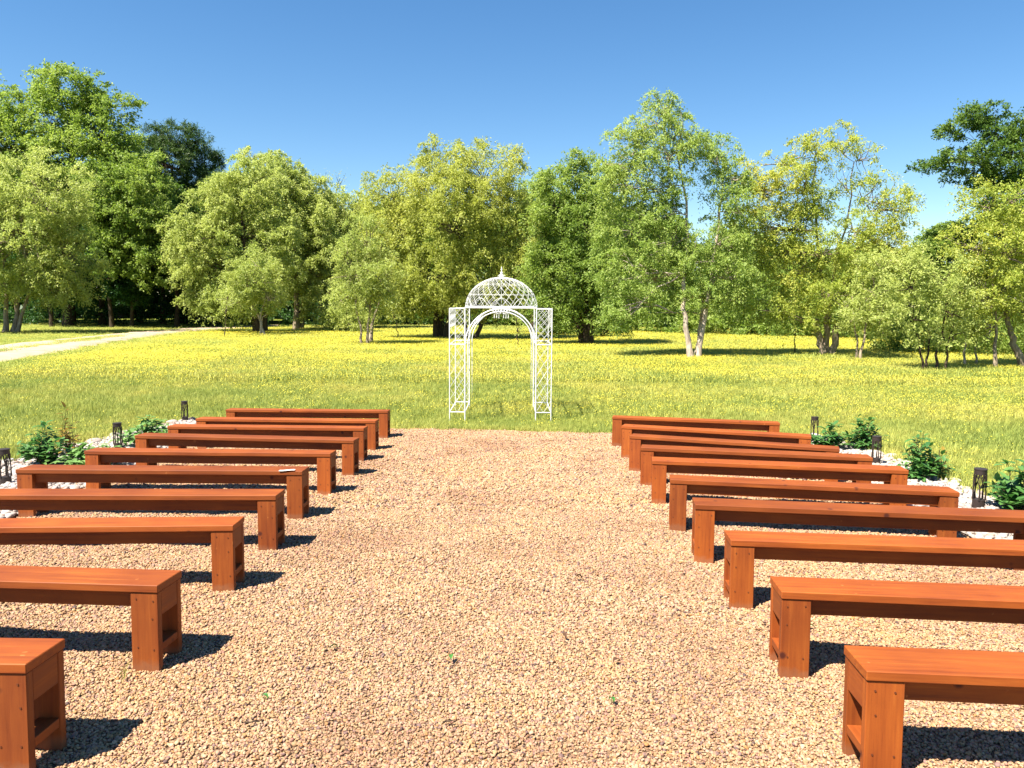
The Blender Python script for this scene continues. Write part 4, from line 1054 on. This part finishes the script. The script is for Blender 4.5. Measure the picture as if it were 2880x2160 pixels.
# pale stones along the outer edge of each bed
er = np.random.default_rng(90)
EDGE = [pebble_mesh(40 + k, WHITE_ROCK) for k in range(4)]
for nm, out in (("left", BED_L[1]), ("right", BED_R[1])):
    pts = resample(np.array([(a, b, 0) for a, b in out]), 46)
    for k, p in enumerate(pts):
        if p[1] < 5.4 or er.random() < .2: continue
        o = ob("edging_stone", EDGE[k % 4], None, f"pale stone in the rough row edging the planting bed on the {nm}", "stone", f"edging stones of the {nm} bed")
        q = er.uniform(.05, .10); o.scale = (q * 1.3, q, q * .7)
        o.location = (p[0] + er.normal(0, .05), p[1] + er.normal(0, .05), float(gz(p[0], p[1])) + .03 + q * .2); o.rotation_euler = (er.normal(0, .2), er.normal(0, .2), er.uniform(0, 6.28))

# ------------------------------------------------------------------ litter on the gravel
FALLEN = plain("fallen_leaf_green", (0.035, 0.13, 0.02), 0.5, 0.4, 0, 0.2, 50)
FALLEN_BROWN = plain("fallen_leaf_brown", (0.07, 0.035, 0.02), 0.8, 0.2, 0, 0.3, 50)
FALLEN_RED = plain("fallen_petal_red", (0.45, 0.03, 0.05), 0.6, 0.2, 0, 0.2, 50)
def fallen(name, label, x, y, L, mat, seed):
    g = atp(x * K, y * K); r = np.random.default_rng(seed); a = r.uniform(0, 6.28)
    mb = MB(); n = 6; t = np.linspace(0, 1, n); w = L * .28 * np.sin(np.pi * np.clip(t, .03, .97)); z = .012 * np.sin(t * 3)
    top = np.concatenate([np.stack([t * L, -w, z + .006], 1), np.stack([t * L, 0 * w, z], 1), np.stack([t * L, w, z + .006], 1)])
    q = [(k * n + i, k * n + i + 1, (k + 1) * n + i + 1, (k + 1) * n + i) for k in range(2) for i in range(n - 1)]
    mb.add(top, q); mb.tube([(-.2 * L, 0, .004), (0, 0, 0), (L * .9, 0, .002)], .0012, 4)
    o = ob(name, mb.mesh(name, mat, True), None, label, "petal" if "petal" in name else "leaf"); o.location = (g[0], g[1], float(pad_h(g[0], g[1])) + .022); o.rotation_euler = (r.normal(0, .2), r.normal(0, .2), a)
fallen("fallen_leaf", "largest green leaf lying on the gravel behind a near bench on the right", 1757, 1369, .06, FALLEN, 1)
fallen("fallen_leaf", "green leaf scrap near the middle of the aisle", 975, 1437, .045, FALLEN, 2)
fallen("fallen_leaf", "small green leaf left of the middle of the aisle", 714, 1416, .04, FALLEN, 3)
fallen("fallen_leaf", "green leaf scrap low on the left of the aisle", 566, 1514, .035, FALLEN, 4)
fallen("fallen_leaf", "green leaf low on the right of the aisle", 1316, 1520, .045, FALLEN, 5)
fallen("fallen_leaf", "dark curled leaf on the aisle right of centre, upper one", 1257, 1262, .06, FALLEN_BROWN, 6)
fallen("fallen_leaf", "dark curled leaf on the aisle right of centre, lower one", 1338, 1436, .055, FALLEN_BROWN, 7)
fallen("fallen_leaf", "small rusty leaf on the aisle between the two dark curled ones", 1224, 1393, .04, FALLEN_BROWN, 8)
fallen("fallen_petal", "tiny red petal on the gravel between the second and third benches on the right", 1846, 1286, .035, FALLEN_RED, 9)
def twig(label, x, y, L, a, seed):
    g = atp(x * K, y * K); r = np.random.default_rng(seed); mb = MB()
    p = np.stack([np.linspace(0, L, 5), r.normal(0, .006, 5), np.full(5, .004) + r.uniform(0, .004, 5)], 1); mb.tube(p, np.linspace(.004, .002, 5), 5)
    mb.tube([p[2], p[2] + np.array([L * .2, L * .15, .004])], [.002, .001], 4)
    o = ob("twig", mb.mesh("twig", BARK_DARK), None, label, "twig"); o.location = (g[0], g[1], float(pad_h(g[0], g[1])) + .022); o.rotation_euler = (0, 0, a)
twig("dark twig on the gravel beside the benches on the left of the aisle", 765, 1030, .18, -.1, 11)
twig("short twig low in the middle of the aisle", 957, 1582, .05, .1, 12)
twig("short dark twig near the far end of the aisle on the left", 905, 1000, .12, .05, 13)
twig("bent twig low on the left of the aisle", 530, 1582, .07, .5, 14)

g = atp(262 * K, 1472 * K)
tuft = ob("grass_tuft", grass_clump(30, 9, 0.018, 0.11, 0.0025), None, "small grass tuft sprouting from the gravel at a left bench foot", "grass")
tuft.location = (g[0], g[1], float(pad_h(g[0], g[1])))
